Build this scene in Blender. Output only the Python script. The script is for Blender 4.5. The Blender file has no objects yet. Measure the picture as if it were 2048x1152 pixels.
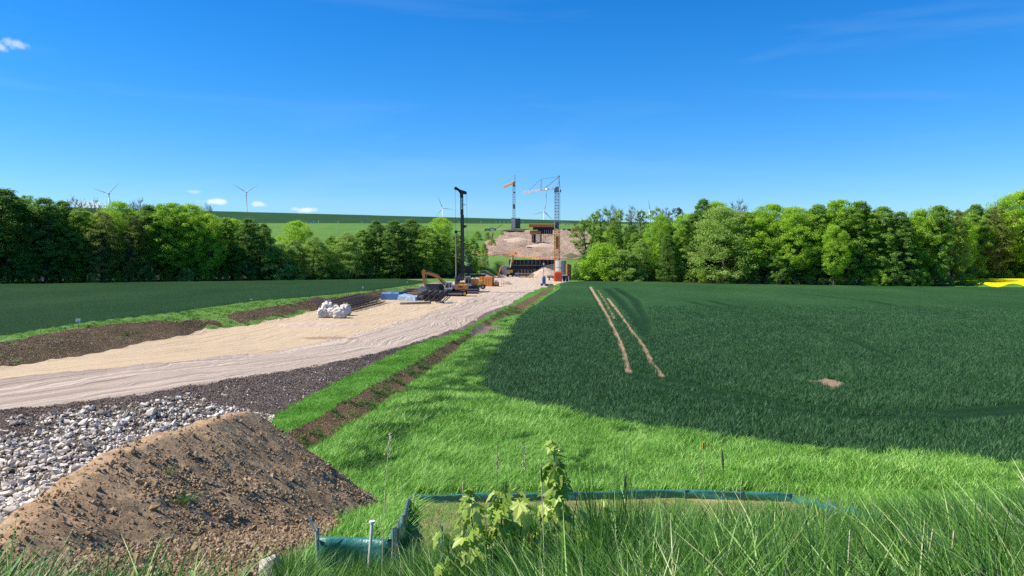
import bpy, bmesh, math, random
import numpy as np
from mathutils import Vector, Matrix
R = math.radians
S = bpy.context.scene
COL = S.collection

# ------------------------------------------------------------------ camera, sky, sun, exposure
CH = 10.5                     # camera height above the valley floor
PITCH = math.atan(76 / 1500.0)
cam = bpy.data.cameras.new('camera'); cam.sensor_width = 36; cam.lens = 36 * 1500 / 2048.0
cam.clip_start = 0.1; cam.clip_end = 12000
camo = bpy.data.objects.new('camera', cam); COL.objects.link(camo)
camo.location = (0, 0, CH); camo.rotation_euler = (R(90) - PITCH, 0, 0)
S.camera = camo
SUN_EL, SUN_AZ = R(50), R(-93)          # azimuth from +Y towards +X
sd = Vector((math.sin(SUN_AZ) * math.cos(SUN_EL), math.cos(SUN_AZ) * math.cos(SUN_EL), math.sin(SUN_EL)))
w = bpy.data.worlds.new('World'); S.world = w; w.use_nodes = True
nt = w.node_tree; nt.nodes.clear()
def wn(t, **k):
    n = nt.nodes.new(t)
    for a, b in k.items(): setattr(n, a, b)
    return n
out = wn('ShaderNodeOutputWorld'); bg = wn('ShaderNodeBackground'); bg.inputs[1].default_value = 0.079
sky = wn('ShaderNodeTexSky', sky_type='NISHITA', sun_disc=False, sun_elevation=SUN_EL, sun_rotation=SUN_AZ)
sky.altitude = 250; sky.air_density = 1.0; sky.dust_density = 0.25; sky.ozone_density = 3.0
hs = wn('ShaderNodeHueSaturation'); hs.inputs['Saturation'].default_value = 1.42
nt.links.new(sky.outputs[0], hs.inputs['Color'])
tint = wn('ShaderNodeMix', data_type='RGBA', blend_type='MULTIPLY'); tint.inputs[0].default_value = 1
nt.links.new(hs.outputs[0], tint.inputs[6]); sxyz = wn('ShaderNodeSeparateXYZ'); tcg = wn('ShaderNodeTexCoord'); nt.links.new(tcg.outputs['Generated'], sxyz.inputs[0])
low = wn('ShaderNodeMapRange', interpolation_type='SMOOTHSTEP'); low.inputs[1].default_value = 0; low.inputs[2].default_value = .26; nt.links.new(sxyz.outputs[2], low.inputs[0])
tmx = wn('ShaderNodeMix', data_type='RGBA'); nt.links.new(low.outputs[0], tmx.inputs[0]); tmx.inputs[6].default_value = (.66, .96, 1.42, 1); tmx.inputs[7].default_value = (.56, 1.12, 1.45, 1); nt.links.new(tmx.outputs[2], tint.inputs[7])
tc = wn('ShaderNodeTexCoord')
nrm = wn('ShaderNodeVectorMath', operation='NORMALIZE'); nt.links.new(tc.outputs['Generated'], nrm.inputs[0])
# thin cirrus streaks
mp = wn('ShaderNodeMapping'); mp.inputs['Rotation'].default_value = (0, R(-9), 0); mp.inputs['Scale'].default_value = (1.2, 1.2, 9)
nt.links.new(nrm.outputs[0], mp.inputs[0])
nz = wn('ShaderNodeTexNoise'); nz.inputs['Scale'].default_value = 1.7; nz.inputs['Detail'].default_value = 7; nz.inputs['Roughness'].default_value = .55; nz.inputs['Distortion'].default_value = .7
nt.links.new(mp.outputs[0], nz.inputs[0])
mr = wn('ShaderNodeMapRange'); mr.inputs[1].default_value = .52; mr.inputs[2].default_value = .85; mr.inputs[4].default_value = .10
nt.links.new(nz.outputs[0], mr.inputs[0])
mix = wn('ShaderNodeMix', data_type='RGBA'); nt.links.new(mr.outputs[0], mix.inputs[0]); nt.links.new(tint.outputs[2], mix.inputs[6]); mix.inputs[7].default_value = (7.2, 8.6, 9.6, 1)
last = mix.outputs[2]
# small fair weather clouds low over the ridge
def skydir(px, py):
    a, b = (px - 1024) / 1500.0, (576 - py) / 1500.0
    c, s = math.cos(PITCH), math.sin(PITCH)
    return Vector((a, c + b * s, -s + b * c)).normalized()
cn = wn('ShaderNodeTexNoise'); cn.inputs['Scale'].default_value = 75; cn.inputs['Detail'].default_value = 5
nt.links.new(nrm.outputs[0], cn.inputs[0])
for (px, py, rx, rz, op) in [(430, 404, 26, 6, .75), (520, 409, 15, 5, .6), (615, 420, 34, 6, .8), (30, 88, 20, 9, .45), (4, 95, 10, 7, .5), (180, 409, 30, 8, .45), (385, 383, 15, 4, .3)]:
    d = skydir(px, py)
    sub = wn('ShaderNodeVectorMath', operation='SUBTRACT'); nt.links.new(nrm.outputs[0], sub.inputs[0]); sub.inputs[1].default_value = d
    ms = wn('ShaderNodeVectorMath', operation='MULTIPLY'); nt.links.new(sub.outputs[0], ms.inputs[0]); ms.inputs[1].default_value = (1500 / rx, 1500 / rx, 1500 / rz)
    ln = wn('ShaderNodeVectorMath', operation='LENGTH'); nt.links.new(ms.outputs[0], ln.inputs[0])
    ad = wn('ShaderNodeMath', operation='MULTIPLY_ADD'); nt.links.new(cn.outputs[0], ad.inputs[0]); ad.inputs[1].default_value = -2.2; nt.links.new(ln.outputs[1], ad.inputs[2])
    m2 = wn('ShaderNodeMapRange', interpolation_type='SMOOTHSTEP'); m2.inputs[1].default_value = 0.1; m2.inputs[2].default_value = -.75; m2.inputs[3].default_value = 0; m2.inputs[4].default_value = op
    nt.links.new(ad.outputs[0], m2.inputs[0])
    mm = wn('ShaderNodeMix', data_type='RGBA'); nt.links.new(m2.outputs[0], mm.inputs[0]); nt.links.new(last, mm.inputs[6]); mm.inputs[7].default_value = (8.6, 9.0, 9.4, 1)
    last = mm.outputs[2]
nt.links.new(last, bg.inputs[0]); nt.links.new(bg.outputs[0], out.inputs[0])
sl = bpy.data.lights.new('sun', 'SUN'); sl.energy = 5.0; sl.angle = R(0.53); sl.color = (1, .92, .78)
slo = bpy.data.objects.new('sun', sl); COL.objects.link(slo); slo.rotation_euler = (-sd).to_track_quat('-Z', 'Y').to_euler()
S.view_settings.view_transform = 'Standard'; S.view_settings.look = 'None'; S.view_settings.gamma = 1
S.view_settings.use_curve_mapping = False; S.view_settings.exposure = 0.6
S.cycles.use_denoising = False; S.cycles.max_bounces = 6; S.cycles.transparent_max_bounces = 8
random.seed(7); RNG = np.random.default_rng(11)

# ------------------------------------------------------------------ numpy noise
def _h(ix, iy, s):
    n = (ix.astype(np.int64) * 374761393 + iy.astype(np.int64) * 668265263 + s * 982451653) & 0xffffffff
    n = ((n ^ (n >> 13)) * 1274126177) & 0xffffffff
    return ((n ^ (n >> 16)) & 0xffff) / 65535.0
def vnoise(x, y, s=0):
    ix, iy = np.floor(x), np.floor(y); fx, fy = x - ix, y - iy
    fx = fx * fx * (3 - 2 * fx); fy = fy * fy * (3 - 2 * fy)
    a, b, c, d = _h(ix, iy, s), _h(ix + 1, iy, s), _h(ix, iy + 1, s), _h(ix + 1, iy + 1, s)
    return (a * (1 - fx) + b * fx) * (1 - fy) + (c * (1 - fx) + d * fx) * fy
def fbm(x, y, s=0, o=4, g=.5):
    v, a, t = 0, 1, 0
    for i in range(o):
        v = v + a * vnoise(x, y, s + i * 17); t += a; a *= g; x = x * 2.03 + 3.1; y = y * 2.03 + 1.7
    return v / t - .5
def sstep(a, b, x):
    t = np.clip((x - a) / (b - a), 0, 1); return t * t * (3 - 2 * t)

# ------------------------------------------------------------------ the valley: lines running away from the camera as (x, y, z)
LN = {
 'S4': [(-52, 0, 2.2), (-50, 55, 2.2), (-48.4, 70.5, 2.2), (-48, 82.8, 2.2), (-43.6, 95.6, 2.2), (-43.3, 107.5, 2.1), (-41, 122.5, 2), (-34.4, 138.6, 1.9), (-28.6, 166.9, 1.6), (-25, 196.5, 1.1), (-25, 240, .6)],
 'S3': [(-48, 0, 2.4), (-46, 55, 2.4), (-45.1, 65.8, 2.4), (-45.1, 78.2, 2.4), (-42.6, 84.8, 2.4), (-39, 88.5, 2.3), (-37.5, 96, 1.6), (-36.9, 100, 2.2), (-35.3, 116.5, 2.2), (-32.9, 127.4, 2.1), (-31.1, 144.9, 1.9), (-28, 173.1, 1.4), (-24.4, 193.8, .9), (-24, 240, .5)],
 'S2': [(-44, 0, 1.3), (-41.5, 50, 1.25), (-40.2, 58.5, 1.2), (-38.2, 65.2, 1.15), (-37.3, 75.1, 1.1), (-36.2, 88, 1.0), (-33, 97.2, .95), (-31.9, 104.9, .9), (-31.2, 119.4, .85), (-26.5, 146.1, .75), (-23.6, 178.9, .6), (-21.2, 205.5, .5), (-20, 240, .4)],
 'S1': [(-42, 30, 1.9), (-34, 49.4, 1.75), (-30.8, 54.1, 1.65), (-27.9, 58.1, 1.5), (-24.9, 63.6, 1.3), (-22.4, 67.4, 1.15), (-19.2, 78.4, 0.9), (-15.4, 99.1, 0.7), (-13.1, 117.7, 0.6), (-9.4, 149.9, 0.5), (-5.2, 177.3, 0.45), (2, 215, .4), (5, 240, .35)],
 'R': [(-36, 28, 2.1), (-26.9, 39, 2.05), (-22.4, 44.2, 1.9), (-18.2, 53.9, 1.5), (-15.6, 60.3, 1.2), (-13.4, 67.3, .9), (-10.8, 77.5, .65), (-9.3, 84.5, .55), (-6.9, 95.3, .5), (-5.5, 106.9, .48), (-4.3, 119.8, .45), (-.5, 140.7, .42), (2.9, 170.1, .4), (6.7, 195.2, .35), (10, 215, .35), (11, 240, .3)],
 'G': [(-27, 22, -.2), (-20.5, 34, -.1), (-14.8, 45.6, .2), (-14.1, 52.6, .25), (-13.1, 60.4, .3), (-11.7, 71.1, .33), (-9.7, 80.7, .36), (-6.3, 93, .36), (-4.9, 104, .33), (-3.8, 117, .3), (-.2, 139, .3), (3, 168.5, .3), (6.8, 194.2, .3), (10.3, 215, .3), (11.3, 240, .3)],
 'B1': [(-16, 26, .0), (-12.2, 43.1, .32), (-11.4, 50.3, .34), (-10.1, 59.6, .36), (-8.5, 69, .38), (-7.3, 80.2, .38), (-5.7, 90.2, .3), (-4.5, 102, .3), (-3.4, 115, .3), (-.2, 136.2, .3), (3, 157, .3), (6.9, 182, .2), (10.5, 215, .2), (11.6, 240, .2)],
 'B2': [(-13.6, 26, -.1), (-10.6, 41.5, -.45), (-9.9, 46.8, -.5), (-9, 55.2, -.5), (-7.9, 62, -.5), (-6.9, 72, -.45), (-5.8, 83, -.4), (-4.9, 92.3, -.3), (-3.6, 103, -.2), (-2.2, 111.5, -.35), (.6, 122.3, -.3), (4.3, 150, -.2), (8.7, 183.1, -.05), (11.4, 215, .1), (12.5, 240, .1)],
 'M': [(-11.8, 26, 0), (-8.8, 41.5, 0), (-8, 46.8, 0), (-7.0, 56.2, 0), (-5.8, 64, 0), (-4.9, 74, 0), (-4, 84, 0), (-3.3, 92.3, 0), (-1.9, 103, 0), (-.9, 111.5, 0), (1.8, 122.3, 0), (5.3, 150, 0), (9.6, 183.1, 0), (12.4, 215, 0), (13.5, 240, 0)],
}
LK = list(LN); LA = {k: np.array(v, float) for k, v in LN.items()}
def lx(k, y):
    a = LA[k]; x = np.interp(y, a[:, 1], a[:, 0])
    lo = y < a[0, 1]
    sl_ = (a[1, 0] - a[0, 0]) / (a[1, 1] - a[0, 1])
    return np.where(lo, a[0, 0] + (y - a[0, 1]) * sl_, x)
def lz(k, y): return np.interp(y, LA[k][:, 1], LA[k][:, 2])
HY = [0, 235, 262, 300, 312, 322, 385, 450, 490, 590, 1150, 1700, 3200, 7000]
HZ = [0, 0, .45, 5.6, 7.2, 8.0, 13.9, 20.3, 24.3, 31.4, 58, 44, 20, 0]
def hill(x, y):
    z = np.interp(y, HY, HZ)
    z = z + np.where(y > 1150, 1, sstep(560, 1150, y)) * .0263 * np.clip(-x, -900, 1500)
    return z
CREST = []
def section(x, y):
    yy = np.clip(y, 0, 239)
    X = [lx(k, yy) for k in LK]; Z = [lz(k, yy) for k in LK]
    for i in range(1, len(X)): X[i] = np.maximum(X[i], X[i - 1] + .05)
    z = np.where(x < X[0], Z[0], Z[-1])
    for i in range(len(X) - 1):
        t = (x - X[i]) / (X[i + 1] - X[i]); m = (t >= 0) & (t < 1)
        z = np.where(m, Z[i] + (Z[i + 1] - Z[i]) * t, z)
    return z
def base_h(x, y):
    x = np.asarray(x, float); y = np.asarray(y, float)
    z = section(x, y)
    # left field stays a little higher and runs into the hill
    f = sstep(225, 300, y)
    hz = hill(x, y)
    # the construction yard is cut level into the foot of the hill
    yl = np.interp(y, [240, 268, 290], [-22, -14, -7])
    yard = (1 - sstep(16, 22, x)) * sstep(yl, yl + 6, x)
    flat = .35 + 0 * x
    hz = np.where((y < 301.5), hz * (1 - yard) + flat * yard, hz)
    z = z * (1 - f) + np.maximum(hz, z * (1 - f)) * f
    z = np.where(y > 262, np.maximum(z, hz * .999), z)
    z = np.where((y > 225) & (y < 301.5), z * (1 - yard) + flat * yard, z)
    # embankment under the viewer
    E1 = np.where(y < 2, CH - 1.76, CH - 1.15 - .307 * y)
    E2 = np.where(y < 9, E1, CH - 1.15 - .307 * 9 - (y - 9) * .9)
    k = sstep(-12, -6, x)
    E = E1 * k + E2 * (1 - k)
    z = np.maximum(z, E)
    return z
# soil heap: ridge line with slopes of loose earth
CR = np.array([(-6.4, 6.5, 7.3), (-7.3, 10, 6.35), (-8.3, 13, 6.05), (-8.8, 16.5, 6.0), (-8.95, 20.5, 5.6), (-8.95, 23.3, 5.25), (-8.8, 24.9, 4.98)])
_t = np.linspace(0, 1, 46)
CRX, CRY, CRZ = [np.interp(_t, np.linspace(0, 1, len(CR)), CR[:, i]) for i in range(3)]
def heap_h(x, y):
    z = np.full(np.shape(x), -50.0)
    for cx, cy, cz in zip(CRX, CRY, CRZ):
        dx, dy = x - cx, y - cy
        d = np.sqrt(dx * dx + dy * dy) + 1e-6
        right = sstep(-.4, .6, dx / d)
        s = .78 + right * (.46 + .34 * (cy - 10) / 15 - .78)
        s = s + sstep(.1, .8, dy / d) * (1.0 - s)
        z = np.maximum(z, cz - s * np.maximum(d - .25, 0))
    return z
def heap_detail(x, y):
    n = fbm(x * .55, y * .55, 5, 4) * 1.1 + fbm(x * 2.2, y * 2.2, 9, 4) * .38
    c = fbm(x * 5.5, y * 5.5, 23, 3)
    return n + np.clip(c, 0, 1) * .34
def ground(x, y):
    z = base_h(x, y)
    return z
def gz(x, y): return float(ground(np.array([x]), np.array([y]))[0])
def rdir(px, py):
    a, b = (px - 1024) / 1500.0, (576 - py) / 1500.0
    c, s = math.cos(PITCH), math.sin(PITCH)
    return a, c + b * s, -s + b * c
_MY = np.concatenate([np.arange(3, 60, .2), np.arange(60, 320, .5), np.arange(320, 1600, 2.0)])
def hit(px, py):
    a, dy, dz = rdir(px, py); t = _MY / dy
    d = CH + dz * t - ground(a * t, _MY)
    i = int(np.argmax(d < 0))
    if d[i] >= 0: return a * t[-1], _MY[-1], gz(a * t[-1], _MY[-1])
    f = d[i - 1] / (d[i - 1] - d[i]) if i else 0
    tt = t[i - 1] + (t[i] - t[i - 1]) * f
    return a * tt, dy * tt, CH + dz * tt
def at(px, py, y):
    a, dy, dz = rdir(px, py); t = y / dy
    return a * t, y, CH + dz * t
def inpoly(x, y, poly):
    r = np.zeros(np.shape(x), bool); n = len(poly)
    for i in range(n):
        x1, y1 = poly[i][:2]; x2, y2 = poly[(i + 1) % n][:2]
        if y1 == y2: continue
        r ^= ((y1 > y) != (y2 > y)) & (x < (x2 - x1) * (y - y1) / (y2 - y1) + x1)
    return r
def H2(l): return [hit(*p)[:2] for p in l]
CROP_R = [(12.9, 201.9), (4.6, 143), (1.2, 114.7), (-.6, 88.2), (-2, 75.8), (-2.8, 62.9), (-2.2, 57.3), (-.1, 51.6), (2.5, 48.3), (6.5, 44.8), (11.2, 41.5), (15.5, 39.3), (19.7, 38), (25.3, 36.6), (40, 34), (90, 30), (190, 60), (190, 207), (143, 206), (110, 211), (97, 215), (62, 226), (45, 240), (22, 246), (14, 225)]
CROP_L = [(-26.5, 196.5), (-25, 228), (-39, 254), (-94, 224), (-139, 203), (-260, 190), (-260, 30), (-51, 30), (-50, 60), (-48.6, 72), (-48.2, 83), (-44.4, 96), (-43.5, 107.5), (-41.5, 122.5), (-34.6, 138.6), (-29.2, 167)]
BROWN = H2([(942, 503), (985, 512), (1050, 516), (1100, 519), (1165, 520), (1190, 480), (1175, 460), (1140, 461), (1110, 465), (1060, 461), (1035, 459), (1010, 462), (1003, 470), (985, 480), (972, 492), (955, 497)])
YARD = [(-5, 174), (-21, 200), (-19, 240), (-16, 262), (-9, 272), (-4, 290), (-2, 300.2), (16, 300.2), (19, 262), (19, 240), (14, 228), (11, 215), (6.4, 194)]
RAPE = [(136, 214), (141, 209.2), (155, 207), (190, 206), (260, 205), (260, 250), (140, 250)]
ENC = [(-1.6, 9.1), (-4.1, 30.5), (-3.9, 30.7), (1.5, 31.0), (6.8, 31.4), (11.9, 31), (6.8, 12.3), (2.5, 9.5)]     # fenced plot
def polyline_dist(x, y, pl):
    d = np.full(np.shape(x), 1e9)
    for (x1, y1), (x2, y2) in zip(pl[:-1], pl[1:]):
        vx, vy = x2 - x1, y2 - y1; L2 = vx * vx + vy * vy
        t = np.clip(((x - x1) * vx + (y - y1) * vy) / L2, 0, 1)
        d = np.minimum(d, np.hypot(x - x1 - t * vx, y - y1 - t * vy))
    return d
def crp(l): # points of the crop seen at pixels, canopy about level 0
    o = []
    for px, py in l:
        a, dy, dz = rdir(px, py); t = -(CH - .2) / dz; o.append((a * t, dy * t))
    return o
TR1 = crp([(1180, 573), (1195, 598), (1213, 630), (1236, 674), (1249, 708), (1258, 741)])
TR2 = crp([(1215, 596), (1235, 622), (1262, 660), (1287, 690), (1303, 722), (1325, 750)])
DK = [crp([(1258, 741), (1290, 757), (1350, 775), (1450, 798), (1600, 822), (1750, 833), (1900, 830), (2060, 820)]),
      crp([(1325, 750), (1360, 762), (1450, 783), (1600, 806), (1750, 817), (1900, 818), (2060, 808)]),
      crp([(1215, 578), (1240, 600), (1275, 640), (1290, 665)]), crp([(1232, 576), (1270, 600), (1292, 640), (1290, 672)]),
      crp([(1380, 604), (1480, 626), (1600, 652), (1700, 680), (1800, 720)]), crp([(1420, 602), (1520, 626), (1640, 652)]), crp([(1600, 588), (1750, 604), (1950, 640)])]
DKB = crp([(1195, 580), (1206, 596), (1230, 640)])
SPOT = crp([(1660, 762)])[0]

# zones
ZN = ['left_crop_field', 'grass_verge', 'soil_bank', 'sand_pad', 'gravel_road', 'gravel_slope', 'grass_strip', 'ditch_bank', 'meadow', 'right_crop_field', 'construction_yard', 'excavated_hillside', 'hillside_meadow', 'hilltop_crop_field', 'woodland_floor', 'rapeseed_field', 'dry_grass_plot', 'rubble_slope', 'soil_ground']
ZI = {n: i for i, n in enumerate(ZN)}
def zone(x, y):
    d = np.hypot(x, y); a = .22 + d * .0035
    wx = x + fbm(x / 1.6, y / 1.6, 41, 4) * a * 2.2; wy = y + fbm(x / 1.6, y / 1.6, 71, 4) * a * 2.2
    px = 1024 + 1500 * x / np.maximum(y, 1)
    z = np.full(np.shape(x), ZI['meadow'])
    fx = x + fbm(x / .9, y / .9, 47, 3) * a * .6
    for k, n in (('M', 'ditch_bank'), ('B1', 'grass_strip'), ('G', 'gravel_slope'), ('R', 'gravel_road')):
        z = np.where((wx if n != 'gravel_slope' else fx) < lx(k, wy), ZI[n], z)
    z = np.where((z == ZI['ditch_bank']) & (wx > lx('B2', wy) + .35), ZI['meadow'], z)
    z = np.where((wy > 92) & (wy < 104) & (wx > lx('R', wy)) & (wx < lx('M', wy) + .5), ZI['gravel_slope'], z)
    z = np.where((wx > lx('G', wy)) & (wx < lx('B1', wy)), ZI['grass_strip'], z)
    z = np.where(wx < lx('S1', wy), ZI['sand_pad'], z)
    bank = lx('S2', wy) + fbm(x / 6, y / 6, 3, 2) * 1.2
    z = np.where(wx < bank, ZI['soil_bank'], z)
    z = np.where(wx < lx('S3', wy), ZI['grass_verge'], z)
    # grassy foot of the second bank and the gap between the banks
    z = np.where((wy > 88) & (wy < 116) & (wx < lx('S2', wy)) & (wx > lx('S2', wy) - 1.0), ZI['grass_verge'], z)
    z = np.where((wy > 93.5) & (wy < 96.5) & (wx < lx('S2', wy)) & (wx > lx('S4', wy)), ZI['grass_verge'], z)
    z = np.where((wy > 168) & (wx < lx('S2', wy)) & (wx > lx('S3', wy) - 1), ZI['grass_verge'], z)
    # rubble below the near part of the road
    t = (wx - lx('R', wy))
    z = np.where((x < -6) & (wy < 46) & (t > 1.3 + .7 * fbm(x / 3, y / 3, 8, 3)) & (x < -9 - (y - 22) * .24), ZI['rubble_slope'], z)
    z = np.where(inpoly(x, y, CROP_L), ZI['left_crop_field'], z)
    z = np.where(inpoly(x + fbm(x / .5, y / .5, 4, 2) * .5, y + fbm(x / .5, y / .5, 6, 2) * .5, CROP_R), ZI['right_crop_field'], z)
    far = y > 203 + 0 * x
    belt = np.interp(x, [-300, -139, -94, -39, -25, 22, 45, 62, 97, 127, 140, 260], [188, 203, 224, 254, 262, 250, 243, 230, 219, 214, 245, 245])
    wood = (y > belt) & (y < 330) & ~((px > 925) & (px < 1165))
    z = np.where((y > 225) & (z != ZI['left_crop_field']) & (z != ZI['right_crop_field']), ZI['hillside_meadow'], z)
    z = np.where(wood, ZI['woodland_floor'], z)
    z = np.where(inpoly(wx, wy, YARD), ZI['construction_yard'], z)
    z = np.where(inpoly(x + fbm(x / 9, y / 9, 2, 4) * 9, y + fbm(x / 9, y / 9, 5, 4) * 9, BROWN), ZI['excavated_hillside'], z)
    z = np.where(y > 585 - .05 * x, ZI['hilltop_crop_field'], z)
    z = np.where(inpoly(x, y, RAPE), ZI['rapeseed_field'], z)
    near = y < 34
    z = np.where(near & inpoly(x, y, ENC), ZI['dry_grass_plot'], z)
    edge = np.interp(y, [6, 9, 12, 17, 22, 30], [-2.0, -2.75, -3.1, -3.9, -5.0, -6.9])
    z = np.where((y < 31) & (y > 6.2) & (wx < edge) & (x > -15), ZI['soil_ground'], z)
    z = np.where((y < 34) & (y > 5.5) & (x < -4.2) & (heap_h(x, y) > base_h(x, y) - .3), ZI['soil_ground'], z)
    return z

# ------------------------------------------------------------------ materials
def newmat(name):
    m = bpy.data.materials.new(name); m.use_nodes = True
    m.node_tree.nodes.clear(); return m
class NB:
    def __init__(s, m): s.t = m.node_tree
    def n(s, ty, ins=None, **k):
        n = s.t.nodes.new(ty)
        for a, b in k.items(): setattr(n, a, b)
        for a, b in (ins or {}).items():
            if isinstance(b, bpy.types.NodeSocket): s.t.links.new(b, n.inputs[a])
            else: n.inputs[a].default_value = b
        return n
    def noise(s, vec, scale, detail=4, rough=.55, dist=0): return s.n('ShaderNodeTexNoise', {'Vector': vec, 'Scale': scale, 'Detail': detail, 'Roughness': rough, 'Distortion': dist}).outputs[0]
    def ramp(s, f, stops):
        r = s.n('ShaderNodeValToRGB', {0: f}); e = r.color_ramp.elements
        while len(e) < len(stops): e.new(.5)
        for q, (p, c) in zip(e, stops): q.position = p; q.color = (*c, 1) if len(c) == 3 else c
        return r.outputs[0]
    def mix(s, f, a, b, mode='MIX'):
        n = s.n('ShaderNodeMix', data_type='RGBA', blend_type=mode)
        for i, v in ((0, f), (6, a), (7, b)):
            if isinstance(v, bpy.types.NodeSocket): s.t.links.new(v, n.inputs[i])
            else: n.inputs[i].default_value = v if not isinstance(v, tuple) else ((*v, 1) if len(v) == 3 else v)
        return n.outputs[2]
    def mr(s, f, a, b, c=0., d=1.): return s.n('ShaderNodeMapRange', {0: f, 1: a, 2: b, 3: c, 4: d}).outputs[0]
    def math(s, op, a, b=0.): return s.n('ShaderNodeMath', {0: a, 1: b}, operation=op).outputs[0]
    def pos(s): return s.n('ShaderNodeNewGeometry').outputs['Position']
    def scl(s, v, sc, rot=(0, 0, 0)): return s.n('ShaderNodeMapping', {'Vector': v, 'Scale': sc, 'Rotation': rot}).outputs[0]
    def fin(s, col, rough=.9, bump=None, bs=.5, bd=.1, trans=0, metal=0, spec=.08):
        p = s.n('ShaderNodeBsdfPrincipled', {'Base Color': col if isinstance(col, bpy.types.NodeSocket) else (*col, 1), 'Roughness': rough, 'Metallic': metal, 'Specular IOR Level': spec})
        if bump is not None:
            b = s.n('ShaderNodeBump', {'Height': bump, 'Strength': bs, 'Distance': bd}); s.t.links.new(b.outputs[0], p.inputs['Normal'])
        sh = p.outputs[0]
        if trans:
            tb = s.n('ShaderNodeBsdfTranslucent', {'Color': col if isinstance(col, bpy.types.NodeSocket) else (*col, 1)})
            mx = s.n('ShaderNodeMixShader', {0: trans, 1: sh, 2: tb.outputs[0]}); sh = mx.outputs[0]
        o = s.n('ShaderNodeOutputMaterial', {0: sh})
def gmat(name, stops, sc=(3.0, .35), bs=.6, bd=.08, fine=14, rough=.95, tufts=None):
    """ground: big patches x fine grain"""
    m = newmat(name); b = NB(m); p = b.pos()
    f = b.mix(.5, b.noise(p, sc[0], 8, .65), b.noise(p, sc[1], 3, .5), 'MIX')
    c = b.ramp(f, stops)
    g = b.noise(p, fine, 5, .7)
    c = b.mix(1, c, b.ramp(g, [(.25, (.62, .62, .62)), (.55, (1, 1, 1)), (.8, (1.25, 1.22, 1.2))]), 'MULTIPLY')
    if tufts:
        k = b.mr(b.noise(p, tufts[0], 5, .65), tufts[1], tufts[1] + .06)
        c = b.mix(k, c, tufts[2])
    b.fin(c, rough, b.math('ADD', g, b.math('MULTIPLY', f, 2.)), bs, bd)
    return m
MT = {}
GR = [(.3, (.035, .085, .018)), (.5, (.07, .16, .03)), (.7, (.11, .21, .045))]
MT['meadow'] = gmat('meadow_ground', [(.3, (.05, .115, .02)), (.5, (.09, .22, .035)), (.68, (.14, .27, .06))], fine=8, bd=.15)
MT['grass_verge'] = gmat('verge_grass', [(.3, (.07, .14, .025)), (.5, (.13, .22, .05)), (.7, (.26, .27, .12))], fine=5, bd=.2)
MT['grass_strip'] = gmat('strip_grass', [(.3, (.05, .14, .02)), (.5, (.08, .23, .035)), (.7, (.11, .27, .05))], fine=7, bd=.12)
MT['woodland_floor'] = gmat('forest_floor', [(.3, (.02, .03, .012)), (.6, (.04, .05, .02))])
MT['hillside_meadow'] = gmat('hill_grass', [(.3, (.07, .15, .03)), (.5, (.11, .22, .045)), (.62, (.15, .24, .06)), (.75, (.24, .25, .12))], sc=(.12, .02), fine=1.1, bd=.5)
MT['soil_bank'] = gmat('bank_soil', [(.3, (.055, .04, .022)), (.5, (.10, .072, .042)), (.7, (.17, .125, .075))], sc=(1.4, .2), fine=5, bd=.25, bs=.9, tufts=(.9, .6, (.035, .065, .018)))
MT['ditch_bank'] = gmat('ditch_soil', [(.3, (.11, .072, .038)), (.5, (.18, .118, .064)), (.7, (.25, .165, .095))], sc=(1.4, .2), fine=6, bd=.2, bs=.9, tufts=(1.3, .54, (.08, .13, .03)))
MT['soil_ground'] = gmat('heap_soil', [(.32, (.17, .1, .055)), (.5, (.27, .17, .095)), (.66, (.36, .23, .13))], sc=(2.2, .25), fine=11, bd=.1, bs=.9)
MT['dry_grass_plot'] = gmat('dry_grass', [(.3, (.14, .2, .05)), (.5, (.27, .29, .1)), (.7, (.42, .36, .18))], sc=(2.5, .5), fine=13, bd=.08)
MT['excavated_hillside'] = gmat('hill_soil', [(.3, (.26, .165, .10)), (.42, (.42, .295, .205)), (.52, (.50, .375, .275)), (.62, (.47, .32, .23)), (.70, (.43, .225, .14))], sc=(.6, .09), fine=1.6, bd=1.2, bs=1.0)
MT['rubble_slope'] = gmat('rubble_dirt', [(.3, (.09, .07, .052)), (.5, (.18, .14, .105)), (.7, (.30, .24, .18))], sc=(2.0, .5), fine=9, bd=.12, bs=1)
MT['gravel_slope'] = gmat('dark_gravel', [(.3, (.11, .08, .068)), (.5, (.19, .145, .122)), (.7, (.28, .22, .185))], sc=(6, .6), fine=16, bd=.1, bs=1)
MT['rapeseed_field'] = gmat('rapeseed', [(.3, (.5, .48, .01)), (.6, (.75, .66, .01))], fine=4, bd=.3)
def cropmat(name, far=False, k_=1.):
    m = newmat(name); b = NB(m); p = b.pos()
    big = b.noise(b.scl(p, (1, .45, 1)), .06, 4, .6)
    g = b.noise(p, 1.6 if far else 5.5, 6, .75)
    c = b.ramp(big, [(.3, (.030 * k_, .090 * k_, .028 * k_)), (.55, (.042 * k_, .115 * k_, .038 * k_)), (.75, (.06 * k_, .142 * k_, .048 * k_))])
    c = b.mix(1, c, b.ramp(g, [(.36, (.45, .45, .45)), (.5, (1, 1, 1)), (.64, (1.7, 1.7, 1.6))]), 'MULTIPLY')
    at_ = b.n('ShaderNodeAttribute', attribute_name='bare')
    c = b.mix(b.mr(at_.outputs['Fac'], .3, .6), c, b.ramp(g, [(.3, (.25, .17, .1)), (.6, (.45, .34, .23))]))
    dk = b.n('ShaderNodeAttribute', attribute_name='track')
    c = b.mix(b.mr(dk.outputs['Fac'], .2, .9, 0, .62), c, (.007, .028, .014))  # near-black green puts the shade of the tramlines into the crop colour
    b.fin(c, .9, g, .9, .35, spec=.05); return m
MT['left_crop_field'] = cropmat('young_wheat', False, .56); MT['right_crop_field'] = cropmat('young_wheat_right', False, .84); MT['hilltop_crop_field'] = cropmat('far_wheat', True, .62)
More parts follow.
